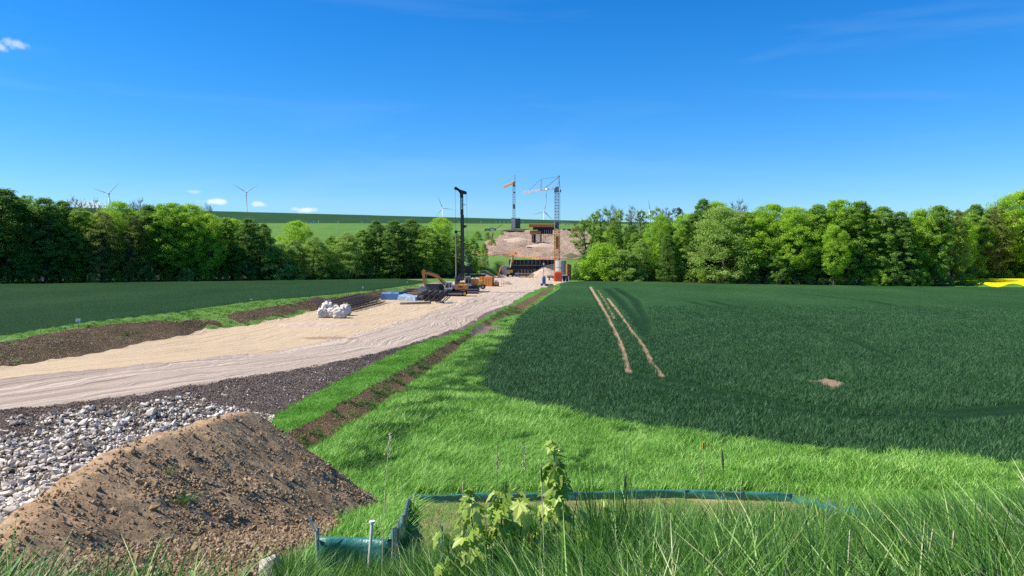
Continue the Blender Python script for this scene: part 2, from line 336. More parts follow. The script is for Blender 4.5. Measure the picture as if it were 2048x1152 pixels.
def sandmat(name, stops, along, tracks):
    m = newmat(name); b = NB(m); p = b.pos()
    u = b.n('ShaderNodeAttribute', attribute_name='across').outputs['Fac']
    v = b.n('ShaderNodeAttribute', attribute_name='along').outputs['Fac']
    uv = b.n('ShaderNodeCombineXYZ', {0: b.math('MULTIPLY', u, along), 1: b.math('MULTIPLY', v, .045), 2: 0.}).outputs[0]
    uw = b.n('ShaderNodeCombineXYZ', {0: b.math('ADD', b.math('MULTIPLY', u, along), b.math('MULTIPLY', b.noise(p, .06, 3, .6), 6.)), 1: b.math('MULTIPLY', v, .010), 2: 0.}).outputs[0]
    st = b.noise(uw, 1.1, 7, .68, .1)
    big = b.noise(p, .13, 5, .62, .8); fine = b.noise(p, 7, 6, .7)
    c = b.ramp(b.mix(.42, st, big), stops)
    rut = b.noise(uw, 3.2, 4, .62)
    c = b.mix(b.mr(rut, .53, .62, 0, tracks), c, (.30, .235, .19))
    c = b.mix(b.mr(rut, .46, .38, 0, tracks * .9), c, (.56, .475, .395))
    c = b.mix(b.mr(b.noise(p, .5, 5, .7, 1.), .6, .7, 0, .35), c, (.36, .23, .15))
    c = b.mix(1, c, b.ramp(fine, [(.3, (.88, .87, .86)), (.55, (1, 1, 1)), (.8, (1.06, 1.06, 1.06))]), 'MULTIPLY')
    st = b.math('ADD', st, rut)
    b.fin(c, .95, b.math('ADD', b.math('MULTIPLY', st, 2.5), b.math('MULTIPLY', fine, .2)), .75, .14); return m
MT['sand_pad'] = sandmat('pale_sand', [(.3, (.37, .26, .165)), (.42, (.485, .365, .235)), (.55, (.54, .42, .275)), (.7, (.43, .30, .205))], 9, .35)
MT['gravel_road'] = sandmat('road_gravel', [(.3, (.30, .235, .185)), (.45, (.395, .32, .255)), (.6, (.45, .37, .30)), (.75, (.34, .26, .20))], 9, .95)
MT['construction_yard'] = sandmat('yard_sand', [(.3, (.38, .29, .215)), (.5, (.52, .42, .325)), (.7, (.45, .35, .27))], 9, .3)

def plain(name, col, rough=.6, metal=0, var=.18, scale=3.0, spec=.4, dirt=None, bump=0):
    m = newmat(name); b = NB(m)
    o = b.n('ShaderNodeTexCoord').outputs['Object']
    n1 = b.noise(o, scale, 6, .65)
    c = b.mix(1, (*col, 1), b.ramp(n1, [(.3, (1 - var,) * 3), (.5, (1, 1, 1)), (.75, (1 + var,) * 3)]), 'MULTIPLY')
    if dirt: c = b.mix(b.mr(b.noise(o, scale * .8, 5, .7), .5, .68, 0, dirt[0]), c, dirt[1])
    b.fin(c, rough, n1 if bump else None, .6, bump or .1, metal=metal, spec=spec); return m

# ------------------------------------------------------------------ object helpers
def link(name, me, mat=None, parent=None):
    o = bpy.data.objects.new(name, me); COL.objects.link(o)
    if parent is not None: o.parent = parent
    if mat is not None and me is not None and len(me.materials) == 0: me.materials.append(mat)
    return o
def tag(o, label=None, cat=None, group=None, kind=None):
    for k, v in (('label', label), ('category', cat), ('group', group), ('kind', kind)):
        if v: o[k] = v
    return o
def thing(name, label, cat, loc=(0, 0, 0), rz=0, group=None, scale=1):
    o = bpy.data.objects.new(name, None); COL.objects.link(o); o.empty_display_size = .3
    o.location = loc; o.rotation_euler = (0, 0, rz); o.scale = (scale,) * 3
    return tag(o, label, cat, group)
def npmesh(name, V, Fq, smooth=True, mat=None, attrs=None):
    me = bpy.data.meshes.new(name); V = np.asarray(V, np.float32); Fq = np.asarray(Fq, np.int32); k = Fq.shape[1]
    me.vertices.add(len(V)); me.vertices.foreach_set('co', V.ravel())
    me.loops.add(Fq.size); me.loops.foreach_set('vertex_index', Fq.ravel())
    me.polygons.add(len(Fq)); me.polygons.foreach_set('loop_start', np.arange(0, Fq.size, k, dtype=np.int32))
    me.polygons.foreach_set('use_smooth', np.full(len(Fq), smooth))
    for n, a in (attrs or {}).items():
        at_ = me.attributes.new(n, 'FLOAT', 'POINT'); at_.data.foreach_set('value', np.asarray(a, np.float32))
    me.update(calc_edges=True)
    if mat: me.materials.append(mat)
    return me

# ------------------------------------------------------------------ the ground, one continuous sheet cut into its surfaces
pxs = np.arange(-260, 2320, 3.6)
ang = np.arctan((pxs - 1024) / 1500.0)
extra = np.concatenate([np.linspace(-math.pi, ang[0], 40)[:-1]])
extra2 = np.linspace(ang[-1], math.pi, 40)[1:]
ang = np.concatenate([extra, ang, extra2])
rr = [0.6]
while rr[-1] < 7000:
    r = rr[-1]
    if r < 500: s = min(max(.12, r * r * 3 / 15750), 2.2 if r < 300 else 1.7)
    elif r < 700: s = 7
    elif r < 1400: s = 26
    else: s = 300
    rr.append(r + s)
rr = np.array(rr)
AA, RR = np.meshgrid(ang, rr)
GX, GY = np.sin(AA) * RR, np.cos(AA) * RR
gx, gy = GX.ravel(), GY.ravel()
gzz = base_h(gx, np.maximum(gy, -20))
gzz = np.where(gy < -20, CH - 1.76, gzz)
zv = zone(gx, gy)
dist = np.hypot(gx, gy)
rough = {'sand_pad': .10, 'gravel_road': .06, 'soil_bank': .5, 'ditch_bank': .4, 'gravel_slope': .3, 'rubble_slope': .45, 'excavated_hillside': 1.6, 'construction_yard': .2, 'soil_ground': .3, 'meadow': .2, 'grass_verge': .35}
amp = np.zeros(len(gx))
for k, v in rough.items(): amp[zv == ZI[k]] = v
nz_ = fbm(gx / 2.2, gy / 2.2, 91, 5)
nzb = fbm(gx / 14, gy / 14, 93, 4)
gzz = gzz + amp * np.where(zv == ZI['excavated_hillside'], nzb * 3.2 + nz_ * .6 + (.55 * np.clip(fbm(gx / 25, gy / 25, 99, 2) + .6, 0, 1)) * np.tanh(5 * np.sin(gy / 5.5 + 5 * fbm(gx / 30, gy / 30, 97, 3))), nz_)
hh = heap_h(gx, gy)
um = (zv == ZI['soil_ground'])
gzz = np.where(um, gzz - .15, gzz)
# crop canopy stands above its soil; near part is planted blade by blade
def track_fields(x, y):
    b = np.maximum.reduce([1 - polyline_dist(x, y, TR1) / np.interp(y, [40, 80, 240], [.42, .5, .8]), 1 - polyline_dist(x, y, TR2) / np.interp(y, [40, 80, 240], [.46, .5, .55])])
    b = np.maximum(b, .55 * (1 - polyline_dist(x, y, DKB) / .7))
    sp = np.hypot((x - SPOT[0]) / 1.5, (y - SPOT[1]) / 2.6) + fbm(x * 1.3, y * 1.3, 7, 3) * 1.6
    b = np.maximum(b, 1 - sp * .8)
    b = np.clip(b + fbm(x * 1.6, y * 1.6, 12, 3) * .5, 0, 1)
    b[b < .3] = 0
    d = np.zeros(len(x))
    for pl in DK: d = np.maximum(d, 1 - (polyline_dist(x, y, pl) / np.interp(y, [40, 80, 200], [1.08, 1.05, 1.5])) ** 2)
    return b, np.clip(d, 0, 1)
gzz = np.where(zv == ZI['rapeseed_field'], gzz + 1.1 + .2 * nz_, gzz)
cm = (zv == ZI['right_crop_field']) | (zv == ZI['left_crop_field'])
bare, track = np.zeros(len(gx)), np.zeros(len(gx))
bare[cm], track[cm] = track_fields(gx[cm], gy[cm])
track[gx < -20] = 0
lift = np.clip((dist - 60) / 60, 0, 1) * .38
gzz = np.where(cm, gzz + lift * (1 - np.clip(bare * 1.5, 0, 1)) * (1 - .6 * track) + .10 * fbm(gx * 1.2, gy * 1.2, 31, 3) * lift, gzz)
# ruts along the road and lane coordinates
u1, u2 = lx('S1', gy), lx('R', gy)
across = np.clip((gx - u1) / np.maximum(u2 - u1, .5), -6, 2)
rd = (zv == ZI['gravel_road']) | (zv == ZI['sand_pad'])
gzz = np.where(rd, gzz + .05 * np.sin(across * 34 + 3 * fbm(gx / 12, gy / 12, 14, 2)) * (zv == ZI['gravel_road']), gzz)
# ridge of graded soil between sand and road, near left
rg = np.exp(-((gx - u1) / .8) ** 2) * (gy > 40) * (gy < 66) * (gx < -19) * np.clip(fbm(gx / 3, gy / 3, 19, 3) + .6, 0, 1)
gzz = gzz + rg * .3
nc, nr = len(ang), len(rr)
Q = (np.arange(nr - 1)[:, None] * nc + np.arange(nc - 1)[None, :]).ravel()
quads = np.stack([Q, Q + 1, Q + 1 + nc, Q + nc], 1)
fz = zone(gx[quads].mean(1), gy[quads].mean(1))
# relax the outlines between surfaces so that they do not follow the grid
Zg = fz.reshape(nr - 1, nc - 1)
I0 = np.arange(nr * nc).reshape(nr, nc)
eh = Zg[1:, :] != Zg[:-1, :]           # edges along a row
ev = Zg[:, 1:] != Zg[:, :-1]           # edges along a ray
E1a, E1b = I0[1:-1, :-1][eh], I0[1:-1, 1:][eh]
E2a, E2b = I0[:-1, 1:-1][ev], I0[1:, 1:-1][ev]
ea, eb = np.concatenate([E1a, E2a]), np.concatenate([E1b, E2b])
cnt = np.bincount(ea, minlength=nr * nc) + np.bincount(eb, minlength=nr * nc)
bm_ = (cnt == 2) & (dist > 3)
P3 = np.stack([gx, gy, gzz], 1)
for it in range(9):
    acc = np.stack([np.bincount(ea, P3[eb, k], nr * nc) + np.bincount(eb, P3[ea, k], nr * nc) for k in range(3)], 1)
    av = acc / np.maximum(cnt, 1)[:, None]
    P3[bm_] = P3[bm_] * .5 + av[bm_] * .5
VV = P3
GO = {}
for n, i in ZI.items():
    q = quads[fz == i]
    if len(q) == 0: continue
    u, inv = np.unique(q, return_inverse=True)
    me = npmesh(n, VV[u], inv.reshape(-1, 4)[:, ::-1], True, MT[n], {'bare': bare[u], 'track': track[u], 'across': across[u], 'along': gy[u]})
    GO[n] = tag(link(n, me), kind='structure')
GI = None
def gsurf(x, y):
    """height of the built ground under points (without heap)"""
    return base_h(x, y)

# ================================================================== vegetation, soil and stones
def rot_z(a): return np.array([[math.cos(a), -math.sin(a), 0], [math.sin(a), math.cos(a), 0], [0, 0, 1]])
LIB = bpy.data.collections.new('unlinked_prototypes')
def leafmat(name, stops, trans=.35, posvar=None, rough=.55, hv=.5):
    m = newmat(name); b = NB(m)
    r = b.n('ShaderNodeObjectInfo').outputs['Random']
    a = b.n('ShaderNodeAttribute', attribute_name='tone').outputs['Fac']
    f = b.math('ADD', b.math('MULTIPLY', a, 1 - hv), b.math('MULTIPLY', r, hv))
    if posvar:
        f = b.math('ADD', f, b.mr(b.noise(b.pos(), posvar[0], 4, .6), .3, .7, -posvar[1], posvar[1]))
    c = b.ramp(f, stops)
    b.fin(c, rough, trans=trans, spec=.35); return m
def scatter(name, P, rot, scl, protos, label=None, cat=None, parent=None, pick=None):
    """GN instances of prototype meshes on points: uncountable plants and grains"""
    P = np.asarray(P, np.float32)
    me = bpy.data.meshes.new(name); me.vertices.add(len(P)); me.vertices.foreach_set('co', P.ravel())
    a = me.attributes.new('rot', 'FLOAT_VECTOR', 'POINT'); a.data.foreach_set('vector', np.asarray(rot, np.float32).ravel())
    a = me.attributes.new('scl', 'FLOAT_VECTOR', 'POINT')
    scl = np.asarray(scl, np.float32)
    if scl.ndim == 1: scl = np.repeat(scl[:, None], 3, 1)
    a.data.foreach_set('vector', scl.ravel())
    a = me.attributes.new('pick', 'INT', 'POINT'); a.data.foreach_set('value', np.asarray(RNG.integers(0, len(protos), len(P)) if pick is None else pick, np.int32))
    o = link(name, me, None, parent)
    c = bpy.data.collections.new(name + '_kinds')
    for p in protos: c.objects.link(p)
    g = bpy.data.node_groups.new(name, 'GeometryNodeTree')
    g.interface.new_socket('Geometry', in_out='INPUT', socket_type='NodeSocketGeometry')
    g.interface.new_socket('Geometry', in_out='OUTPUT', socket_type='NodeSocketGeometry')
    N = g.nodes.new; L = g.links.new
    gi, go = N('NodeGroupInput'), N('NodeGroupOutput')
    ci = N('GeometryNodeCollectionInfo'); ci.inputs['Collection'].default_value = c
    ci.inputs['Separate Children'].default_value = True; ci.inputs['Reset Children'].default_value = True
    ip = N('GeometryNodeInstanceOnPoints'); ip.inputs['Pick Instance'].default_value = True
    def na(n, t):
        k = N('GeometryNodeInputNamedAttribute'); k.data_type = t; k.inputs[0].default_value = n
        return [q for q in k.outputs if q.enabled][0] if any(q.enabled for q in k.outputs) else k.outputs[0]
    L(gi.outputs[0], ip.inputs['Points']); L(ci.outputs[0], ip.inputs['Instance'])
    L(na('pick', 'INT'), ip.inputs['Instance Index'])
    e2r = N('FunctionNodeEulerToRotation'); L(na('rot', 'FLOAT_VECTOR'), e2r.inputs[0]); L(e2r.outputs[0], ip.inputs['Rotation'])
    L(na('scl', 'FLOAT_VECTOR'), ip.inputs['Scale'])
    L(ip.outputs[0], go.inputs[0])
    md = o.modifiers.new('scatter', 'NODES'); md.node_group = g
    tag(o, label, cat, kind='stuff')
    return o
def blades(n, R0, h, wd, lean, seed, nseg=3, curl=.5, dirv=None, up=0, head=0, hvar=.35):
    """a clump of n grass blades"""
    r = np.random.default_rng(seed)
    a = r.uniform(0, 2 * np.pi, n); q = np.sqrt(r.uniform(0, 1, n)) * R0
    bx, by = np.cos(a) * q, np.sin(a) * q
    hh_ = h * r.uniform(1 - hvar, 1 + hvar * .7, n)
    la = r.uniform(0, 2 * np.pi, n) if dirv is None else dirv + r.normal(0, .7, n)
    ll = lean * r.uniform(.2, 1.3, n)
    fa = r.uniform(0, np.pi, n)
    V, F, T = [], [], []
    base = 0
    tone = r.uniform(0, 1, n)
    ks = np.linspace(0, 1, nseg + 1)
    for k in ks:
        out_ = hh_ * (ll * k + curl * ll * k * k * 1.4)
        z = hh_ * (k - .22 * ll * k * k * (1 + curl))
        wk = wd * (1 - k ** 1.6) * (.75 + .5 * k) + wd * .04
        cx, cy = bx + np.cos(la) * out_, by + np.sin(la) * out_
        dx, dy = np.cos(fa) * wk / 2, np.sin(fa) * wk / 2
        V.append(np.stack([cx - dx, cy - dy, z], 1)); V.append(np.stack([cx + dx, cy + dy, z], 1)); T += [tone, tone]
    Vs = np.stack(V, 1).reshape(-1, 3); Ts = np.stack(T, 1).ravel(); m = 2 * (nseg + 1)
    o = np.arange(n) * m
    for s_ in range(nseg):
        F.append(np.stack([o + 2 * s_, o + 2 * s_ + 1, o + 2 * s_ + 3, o + 2 * s_ + 2], 1))
    return Vs, np.concatenate(F), Ts
def proto(name, V, Fq, mat, tone=None, smooth=False):
    me = npmesh(name, V, Fq, smooth, mat, {'tone': tone} if tone is not None else None)
    return bpy.data.objects.new(name, me)
def jitter_grid(x0, x1, y0, y1, step):
    xs = np.arange(x0, x1, step); ys = np.arange(y0, y1, step)
    X, Y = np.meshgrid(xs, ys); X = X.ravel() + RNG.uniform(-.6, .6, X.size) * step; Y = Y.ravel() + RNG.uniform(-.6, .6, Y.size) * step
    return X, Y
def inview(x, y, m=260):
    px = 1024 + 1500 * x / np.maximum(y, .5)
    return (px > -m) & (px < 2048 + m) & (y > .8)
def rots(n, tilt=.08, yaw=None):
    return np.stack([RNG.normal(0, tilt, n), RNG.normal(0, tilt, n), RNG.uniform(0, 2 * np.pi, n) if yaw is None else yaw], 1)

def zz(x, y, extra=0):
    z = base_h(x, y)
    h = heap_h(x, y)
    return np.maximum(z, np.where((y > 5.5) & (y < 33), h, -99)) + extra
# --- grass materials
M_MEAD = leafmat('meadow_blade', [(.0, (.045, .14, .012)), (.3, (.12, .33, .03)), (.7, (.30, .58, .085)), (1., (.55, .74, .26))], .36, (.35, .22), hv=.15)
M_LUSH = leafmat('lush_blade', [(.0, (.02, .07, .008)), (.5, (.06, .18, .022)), (1., (.14, .32, .055))], .3, (.4, .15), hv=.15)
M_NEAR = leafmat('near_blade', [(.0, (.010, .042, .006)), (.42, (.04, .125, .014)), (.74, (.14, .32, .04)), (.94, (.36, .56, .15)), (1., (.55, .54, .30))], .26, (.5, .12), hv=.15, rough=.42)
M_DRY = leafmat('dry_blade', [(.0, (.16, .2, .06)), (.5, (.36, .33, .15)), (1., (.55, .47, .27))], .3, hv=.3)
M_WHEAT = leafmat('wheat_blade', [(.0, (.014, .06, .018)), (.5, (.04, .125, .04)), (.85, (.085, .21, .075)), (1., (.17, .34, .14))], .2, (.12, .1), hv=.12)
M_STRAW = plain('straw_stem', (.62, .55, .36), .6)
def rock_proto(name, seed, mat, flat=.7, n=13, sq=.0):
    r = random.Random(seed); bm = bmesh.new()
    for i in range(n):
        v = Vector((r.gauss(0, 1), r.gauss(0, 1), r.gauss(0, 1))).normalized() * r.uniform(.8, 1.05)
        if sq: v = Vector([max(-.72, min(.72, c)) for c in v])
        bm.verts.new((v.x * r.uniform(.9, 1.1), v.y * .8, v.z * flat))
    bmesh.ops.convex_hull(bm, input=bm.verts)
    for v in [v for v in bm.verts if not v.link_faces]: bm.verts.remove(v)
    bmesh.ops.recalc_face_normals(bm, faces=bm.faces)
    me = bpy.data.meshes.new(name); bm.to_mesh(me); bm.free(); me.materials.append(mat)
    return bpy.data.objects.new(name, me)
def stonemat(name, stops, dirt, sc=4):
    m = newmat(name); b = NB(m); o = b.pos()
    r = b.n('ShaderNodeObjectInfo').outputs['Random']
    c = b.ramp(r, stops); n = b.noise(o, sc, 6, .7)
    c = b.mix(b.mr(b.noise(o, sc * .35, 4, .6), .48, .66, 0, .55), c, dirt)
    c = b.mix(1, c, b.ramp(n, [(.3, (.75, .75, .75)), (.6, (1.05, 1.05, 1.05))]), 'MULTIPLY')
    b.fin(c, .9, n, .7, .04); return m
M_CLOD = stonemat('clod', [(0, (.22, .15, .085)), (.5, (.34, .24, .145)), (1, (.46, .34, .22))], (.24, .17, .1), 8)
M_STONE = stonemat('limestone', [(0, (.34, .29, .23)), (.3, (.60, .53, .44)), (.7, (.76, .69, .58)), (1, (.85, .79, .69))], (.42, .34, .26), 3)
M_GRAV = stonemat('basalt_gravel', [(0, (.11, .085, .07)), (.6, (.22, .17, .14)), (1, (.36, .30, .25))], (.26, .19, .145), 8)
CLD = [rock_proto('clod', 300 + i, M_CLOD, .7, 16) for i in range(5)]
STN = [rock_proto('stone', 320 + i, M_STONE, [.55, .7, .45, .8, .6, .5][i], 14, .7 * (i % 2)) for i in range(6)]
GRV = [rock_proto('gravel', 340 + i, M_GRAV, .7, 10) for i in range(4)]
DP0 = [proto('dry_tuft', *blades(34, .3, .16, .012, .8, 290 + i, 2)[:2], M_DRY, blades(34, .3, .16, .012, .8, 290 + i, 2)[2]) for i in range(2)]
# --- wheat, planted blade by blade where it is near
WP = [proto('wheat_clump', *blades(30, .36, .36, .03, .38, 100 + i, 2)[:2], M_WHEAT, blades(30, .36, .36, .03, .38, 100 + i, 2)[2]) for i in range(5)]
X, Y = jitter_grid(-5, 84, 34, 135, .42)
k = inpoly(X, Y, CROP_R) & inview(X, Y); X, Y = X[k], Y[k]
b_, d_ = track_fields(X, Y)
k = (b_ < .3) & (d_ < RNG.uniform(.22, .5, len(X))) & (RNG.uniform(0, 1, len(X)) < np.clip(1.15 - (Y - 70) / 64, 0, 1))
X, Y, d_ = X[k], Y[k], d_[k]
Zs = base_h(X, Y) + np.clip((np.hypot(X, Y) - 60) / 60, 0, 1) * .30 - .02
scatter('wheat_plants', np.stack([X, Y, Zs], 1), rots(len(X), .1), RNG.uniform(.85, 1.2, len(X)) * (1 - .5 * d_), WP, 'dark green young wheat covering the near part of the right field', 'crop')
# --- meadow between the road and the wheat
MP = [proto('meadow_clump', *blades(34, .42, .44, .036, .55, 200 + i, 3, .8, dirv=.5)[:2], M_MEAD, blades(34, .42, .44, .036, .55, 200 + i, 3, .8, dirv=.5)[2]) for i in range(5)]
LP = [proto('lush_clump', *blades(40, .34, .42, .05, .7, 230 + i, 2, .9)[:2], M_LUSH, blades(40, .34, .42, .05, .7, 230 + i, 2, .9)[2]) for i in range(4)]
X, Y = jitter_grid(-16, 40, 9, 120, .36)
X2, Y2 = jitter_grid(-4, 14, 120, 215, .7)
X, Y = np.concatenate([X, X2]), np.concatenate([Y, Y2])
k = inview(X, Y, 260) & (zone(X, Y) == ZI['meadow']) & (heap_h(X, Y) < base_h(X, Y) + .02) & ~((Y < 10) & (X > -2.4) & (X < 3)); X, Y = X[k], Y[k]
k = RNG.uniform(0, 1, len(X)) < np.clip(1.15 - (Y - 60) / 90, .45, 1); X, Y = X[k], Y[k]
lush = (fbm(X / 1.6, Y / 1.6, 61, 4) + .20 * np.exp(-((X - lx('M', Y) - 2.2) / 2.4) ** 2) + .04 * (Y > 55) - .05 * (Y < 42)) > .17
hs_ = np.clip(.95 + fbm(X / 5, Y / 5, 62, 3) * 1.3, .5, 1.5) * np.interp(Y, [9, 20, 30], [.8, .8, 1])
ZZ = base_h(X, Y) - .03
k = ~((Y > 27.5) & (Y < 32.5) & (X > -5) & (X < 13)) ; X, Y, lush, hs_, ZZ = X[k], Y[k], lush[k], hs_[k], ZZ[k]
X3, Y3 = RNG.uniform(-5, 13, 130), RNG.uniform(31.9, 32.6, 130); X, Y = np.concatenate([X, X3]), np.concatenate([Y, Y3]); lush = np.concatenate([lush, np.zeros(130, bool)]); hs_ = np.concatenate([hs_, np.full(130, .9)]); ZZ = base_h(X, Y) - .03
yaw = RNG.normal(.2, .35, len(X))
m_ = ~lush
scatter('meadow_grass', np.stack([X, Y, ZZ], 1)[m_], rots(m_.sum(), .07, yaw[m_]), hs_[m_], MP, 'tall bright green meadow grass bent by the wind', 'grass')
scatter('meadow_herbs', np.stack([X, Y, ZZ], 1)[lush], rots(lush.sum(), .15), hs_[lush] * .85, LP, 'darker broad leaved herbs growing in patches in the meadow', 'herbs')
# --- short grass strip, verge and dry plot
SP = [proto('short_clump', *blades(50, .3, .13, .018, .6, 260 + i, 2)[:2], M_MEAD, blades(50, .3, .13, .018, .6, 260 + i, 2)[2] * .8) for i in range(4)]
X, Y = jitter_grid(-16, 4, 34, 110, .3)
k = inview(X, Y) & (zone(X, Y) == ZI['grass_strip']); X, Y = X[k], Y[k]
scatter('strip_turf', np.stack([X, Y, base_h(X, Y) - .01], 1), rots(len(X), .1), RNG.uniform(.7, 1.5, len(X)), SP, 'short bright grass on the strip between gravel slope and ditch', 'grass')
X, Y = jitter_grid(-15, 6, 30, 135, .34)
k = inview(X, Y) & (zone(X, Y) == ZI['ditch_bank']) & (fbm(X / 1.1, Y / 1.1, 68, 4) > -.02); X, Y = X[k], Y[k]
scatter('ditch_tufts', np.stack([X, Y, base_h(X, Y) - .03], 1), rots(len(X), .2), RNG.uniform(.25, .75, len(X)), LP + DP0, 'sparse weeds growing on the bare soil of the ditch bank', 'weeds')
N = 9000; Y = 1 / RNG.uniform(1 / 110, 1 / 32, N); X = lx('B1', Y) + RNG.uniform(-.3, 1, N) * (lx('M', Y) - lx('B1', Y)); k = inview(X, Y) & (zone(X, Y) == ZI['ditch_bank']); X, Y = X[k], Y[k]
scatter('ditch_clods', np.stack([X, Y, base_h(X, Y) + .4 * fbm(X / 2.2, Y / 2.2, 91, 5)], 1), RNG.uniform(0, 6, (len(X), 3)), RNG.uniform(.02, .07, len(X)), CLD, parent=GO['ditch_bank'])
N = 9000; Y = 1 / RNG.uniform(1 / 150, 1 / 55, N); X = lx('S3', Y) + RNG.uniform(0, 1.05, N) * (lx('S2', Y) - lx('S3', Y)); k = inview(X, Y) & (zone(X, Y) == ZI['soil_bank']); X, Y = X[k], Y[k]
scatter('bank_clods', np.stack([X, Y, base_h(X, Y) + .5 * fbm(X / 2.2, Y / 2.2, 91, 5)], 1), RNG.uniform(0, 6, (len(X), 3)), RNG.uniform(.03, .10, len(X)), CLD, parent=GO['soil_bank'])
X, Y = jitter_grid(-54, -20, 60, 200, .5)
zt = zone(X, Y)
k = inview(X, Y) & ((zt == ZI['grass_verge']) | ((zt == ZI['soil_bank']) & (fbm(X / 1.5, Y / 1.5, 66, 4) > .27))); X, Y = X[k], Y[k]
scatter('verge_tufts', np.stack([X, Y, base_h(X, Y) - .05], 1), rots(len(X), .15), RNG.uniform(.3, 1.0, len(X)), MP[:3] + LP[:1] + DP0, 'rough grass tufts along the top of the soil banks', 'grass')
DP = [proto('dry_clump', *blades(34, .3, .16, .012, .8, 280 + i, 2)[:2], M_DRY, blades(34, .3, .16, .012, .8, 280 + i, 2)[2]) for i in range(3)]
X, Y = jitter_grid(-5, 13, 8.5, 31, .22)
k = inview(X, Y) & inpoly(X, Y, ENC) & (fbm(X / 1.4, Y / 1.4, 71, 3) > -.16); X, Y = X[k], Y[k]
scatter('dry_grass', np.stack([X, Y, base_h(X, Y) - .01], 1), rots(len(X), .15), RNG.uniform(.35, .9, len(X)), DP + SP[:2], 'yellowed mown grass inside the green barrier', 'grass')

# --- soil heap, a thing of its own
def make_heap():
    xs = np.arange(-16.5, -1.5, .062); ys = np.arange(5.0, 33, .07)
    Xg, Yg = np.meshgrid(xs, ys); x, y = Xg.ravel(), Yg.ravel()
    h = heap_h(x, y); g = base_h(x, y)
    dc = np.abs(x + 8.6) + 0 * y
    crest = np.exp(-((x - np.interp(y, CRY, CRX)) / 1.0) ** 2)
    dt = heap_detail(x, y) * .42 * (1 - .55 * crest)
    # runnels down the flank
    dt = dt + .10 * fbm((x * .5 + y) * 1.3, (x - y * .5) * .25, 33, 3)
    z = h + dt
    q = (np.arange(len(ys) - 1)[:, None] * len(xs) + np.arange(len(xs) - 1)[None, :]).ravel()
    F = np.stack([q, q + 1, q + 1 + len(xs), q + len(xs)], 1)
    keep = (z > g - .5)[F].any(1) & ((y > 6.3)[F].all(1))
    F = F[keep]; u, inv = np.unique(F, return_inverse=True)
    m = newmat('heap_earth'); b = NB(m); p = b.pos()
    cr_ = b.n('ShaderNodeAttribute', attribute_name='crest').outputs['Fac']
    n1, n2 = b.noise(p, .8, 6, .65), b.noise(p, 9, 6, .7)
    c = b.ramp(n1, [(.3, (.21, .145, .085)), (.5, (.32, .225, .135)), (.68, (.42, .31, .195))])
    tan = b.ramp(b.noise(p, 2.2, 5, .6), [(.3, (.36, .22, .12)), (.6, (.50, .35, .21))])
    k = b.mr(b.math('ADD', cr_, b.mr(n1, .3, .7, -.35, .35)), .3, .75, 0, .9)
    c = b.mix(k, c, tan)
    c = b.mix(1, c, b.ramp(n2, [(.3, (.6, .6, .6)), (.55, (1, 1, 1)), (.8, (1.3, 1.28, 1.25))]), 'MULTIPLY')
    b.fin(c, .95, n2, 1, .06)
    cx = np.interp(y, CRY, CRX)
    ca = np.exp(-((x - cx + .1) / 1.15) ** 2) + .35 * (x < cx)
    me = npmesh('soil_heap', np.stack([x, y, z], 1)[u], inv.reshape(-1, 4), True, m, {'crest': ca[u]})
    return tag(link('soil_heap', me), 'large brown heap of loose soil with a tan sandy ridge', 'soil heap')
HEAP = make_heap()
def heap_z(x, y):
    crest = np.exp(-((x - np.interp(y, CRY, CRX)) / 1.0) ** 2)
    return heap_h(x, y) + heap_detail(x, y) * .42 * (1 - .55 * crest)
# clods on the heap
N = 150000
X, Y = RNG.uniform(-12, -2, N), RNG.uniform(6.5, 32, N)
h, g = heap_h(X, Y), base_h(X, Y)
cx = np.interp(Y, CRY, CRX)
dens = np.clip(.25 + (X - cx) * .5, .03, 1) * (X > cx - .3) * (.15 + 1.5 * np.clip(fbm(X / 1.5, Y / 1.5, 83, 4) + .32, 0, 1))
k = ((h > g - .1) | (zone(X, Y) == ZI['soil_ground'])) & (RNG.uniform(0, 1, N) < dens); X, Y = X[k], Y[k]
sz = .010 + .0125 * RNG.exponential(1, len(X)); sz = np.clip(sz, .010, .12)
scatter('soil_clods', np.stack([X, Y, np.maximum(heap_z(X, Y), base_h(X, Y) - .02) + sz * .25], 1), RNG.uniform(0, 6, (len(X), 3)), sz, CLD, parent=HEAP)
# dark gravel on the road embankment
N = 70000
Y = 1 / RNG.uniform(1 / 95, 1 / 27, N); tt = RNG.uniform(0, 1, N)
X = lx('R', Y) - .25 + tt * (lx('G', Y) - lx('R', Y) + 1.2)
z_ = zone(X, Y); fr = (X - lx('R', Y)) / (lx('G', Y) - lx('R', Y))
k = inview(X, Y, 300) & ((z_ == ZI['gravel_slope']) | ((z_ == ZI['rubble_slope']) & (RNG.uniform(0, 1, N) < .95 - fr * 1.0)) | ((z_ == ZI['gravel_road']) & (RNG.uniform(0, 1, N) < .3)))
X, Y = X[k], Y[k]; sz = RNG.uniform(.025, .06, len(X)) * (1 + (RNG.uniform(0, 1, len(X)) < .04) * .9)
scatter('dark_gravel', np.stack([X, Y, gsurf(X, Y) + .3 * fbm(X / 2.2, Y / 2.2, 91, 5) * 1.0 + sz * .3], 1), RNG.uniform(0, 6, (len(X), 3)), sz, GRV, 'dark crushed basalt on the road embankment', 'gravel', parent=None)
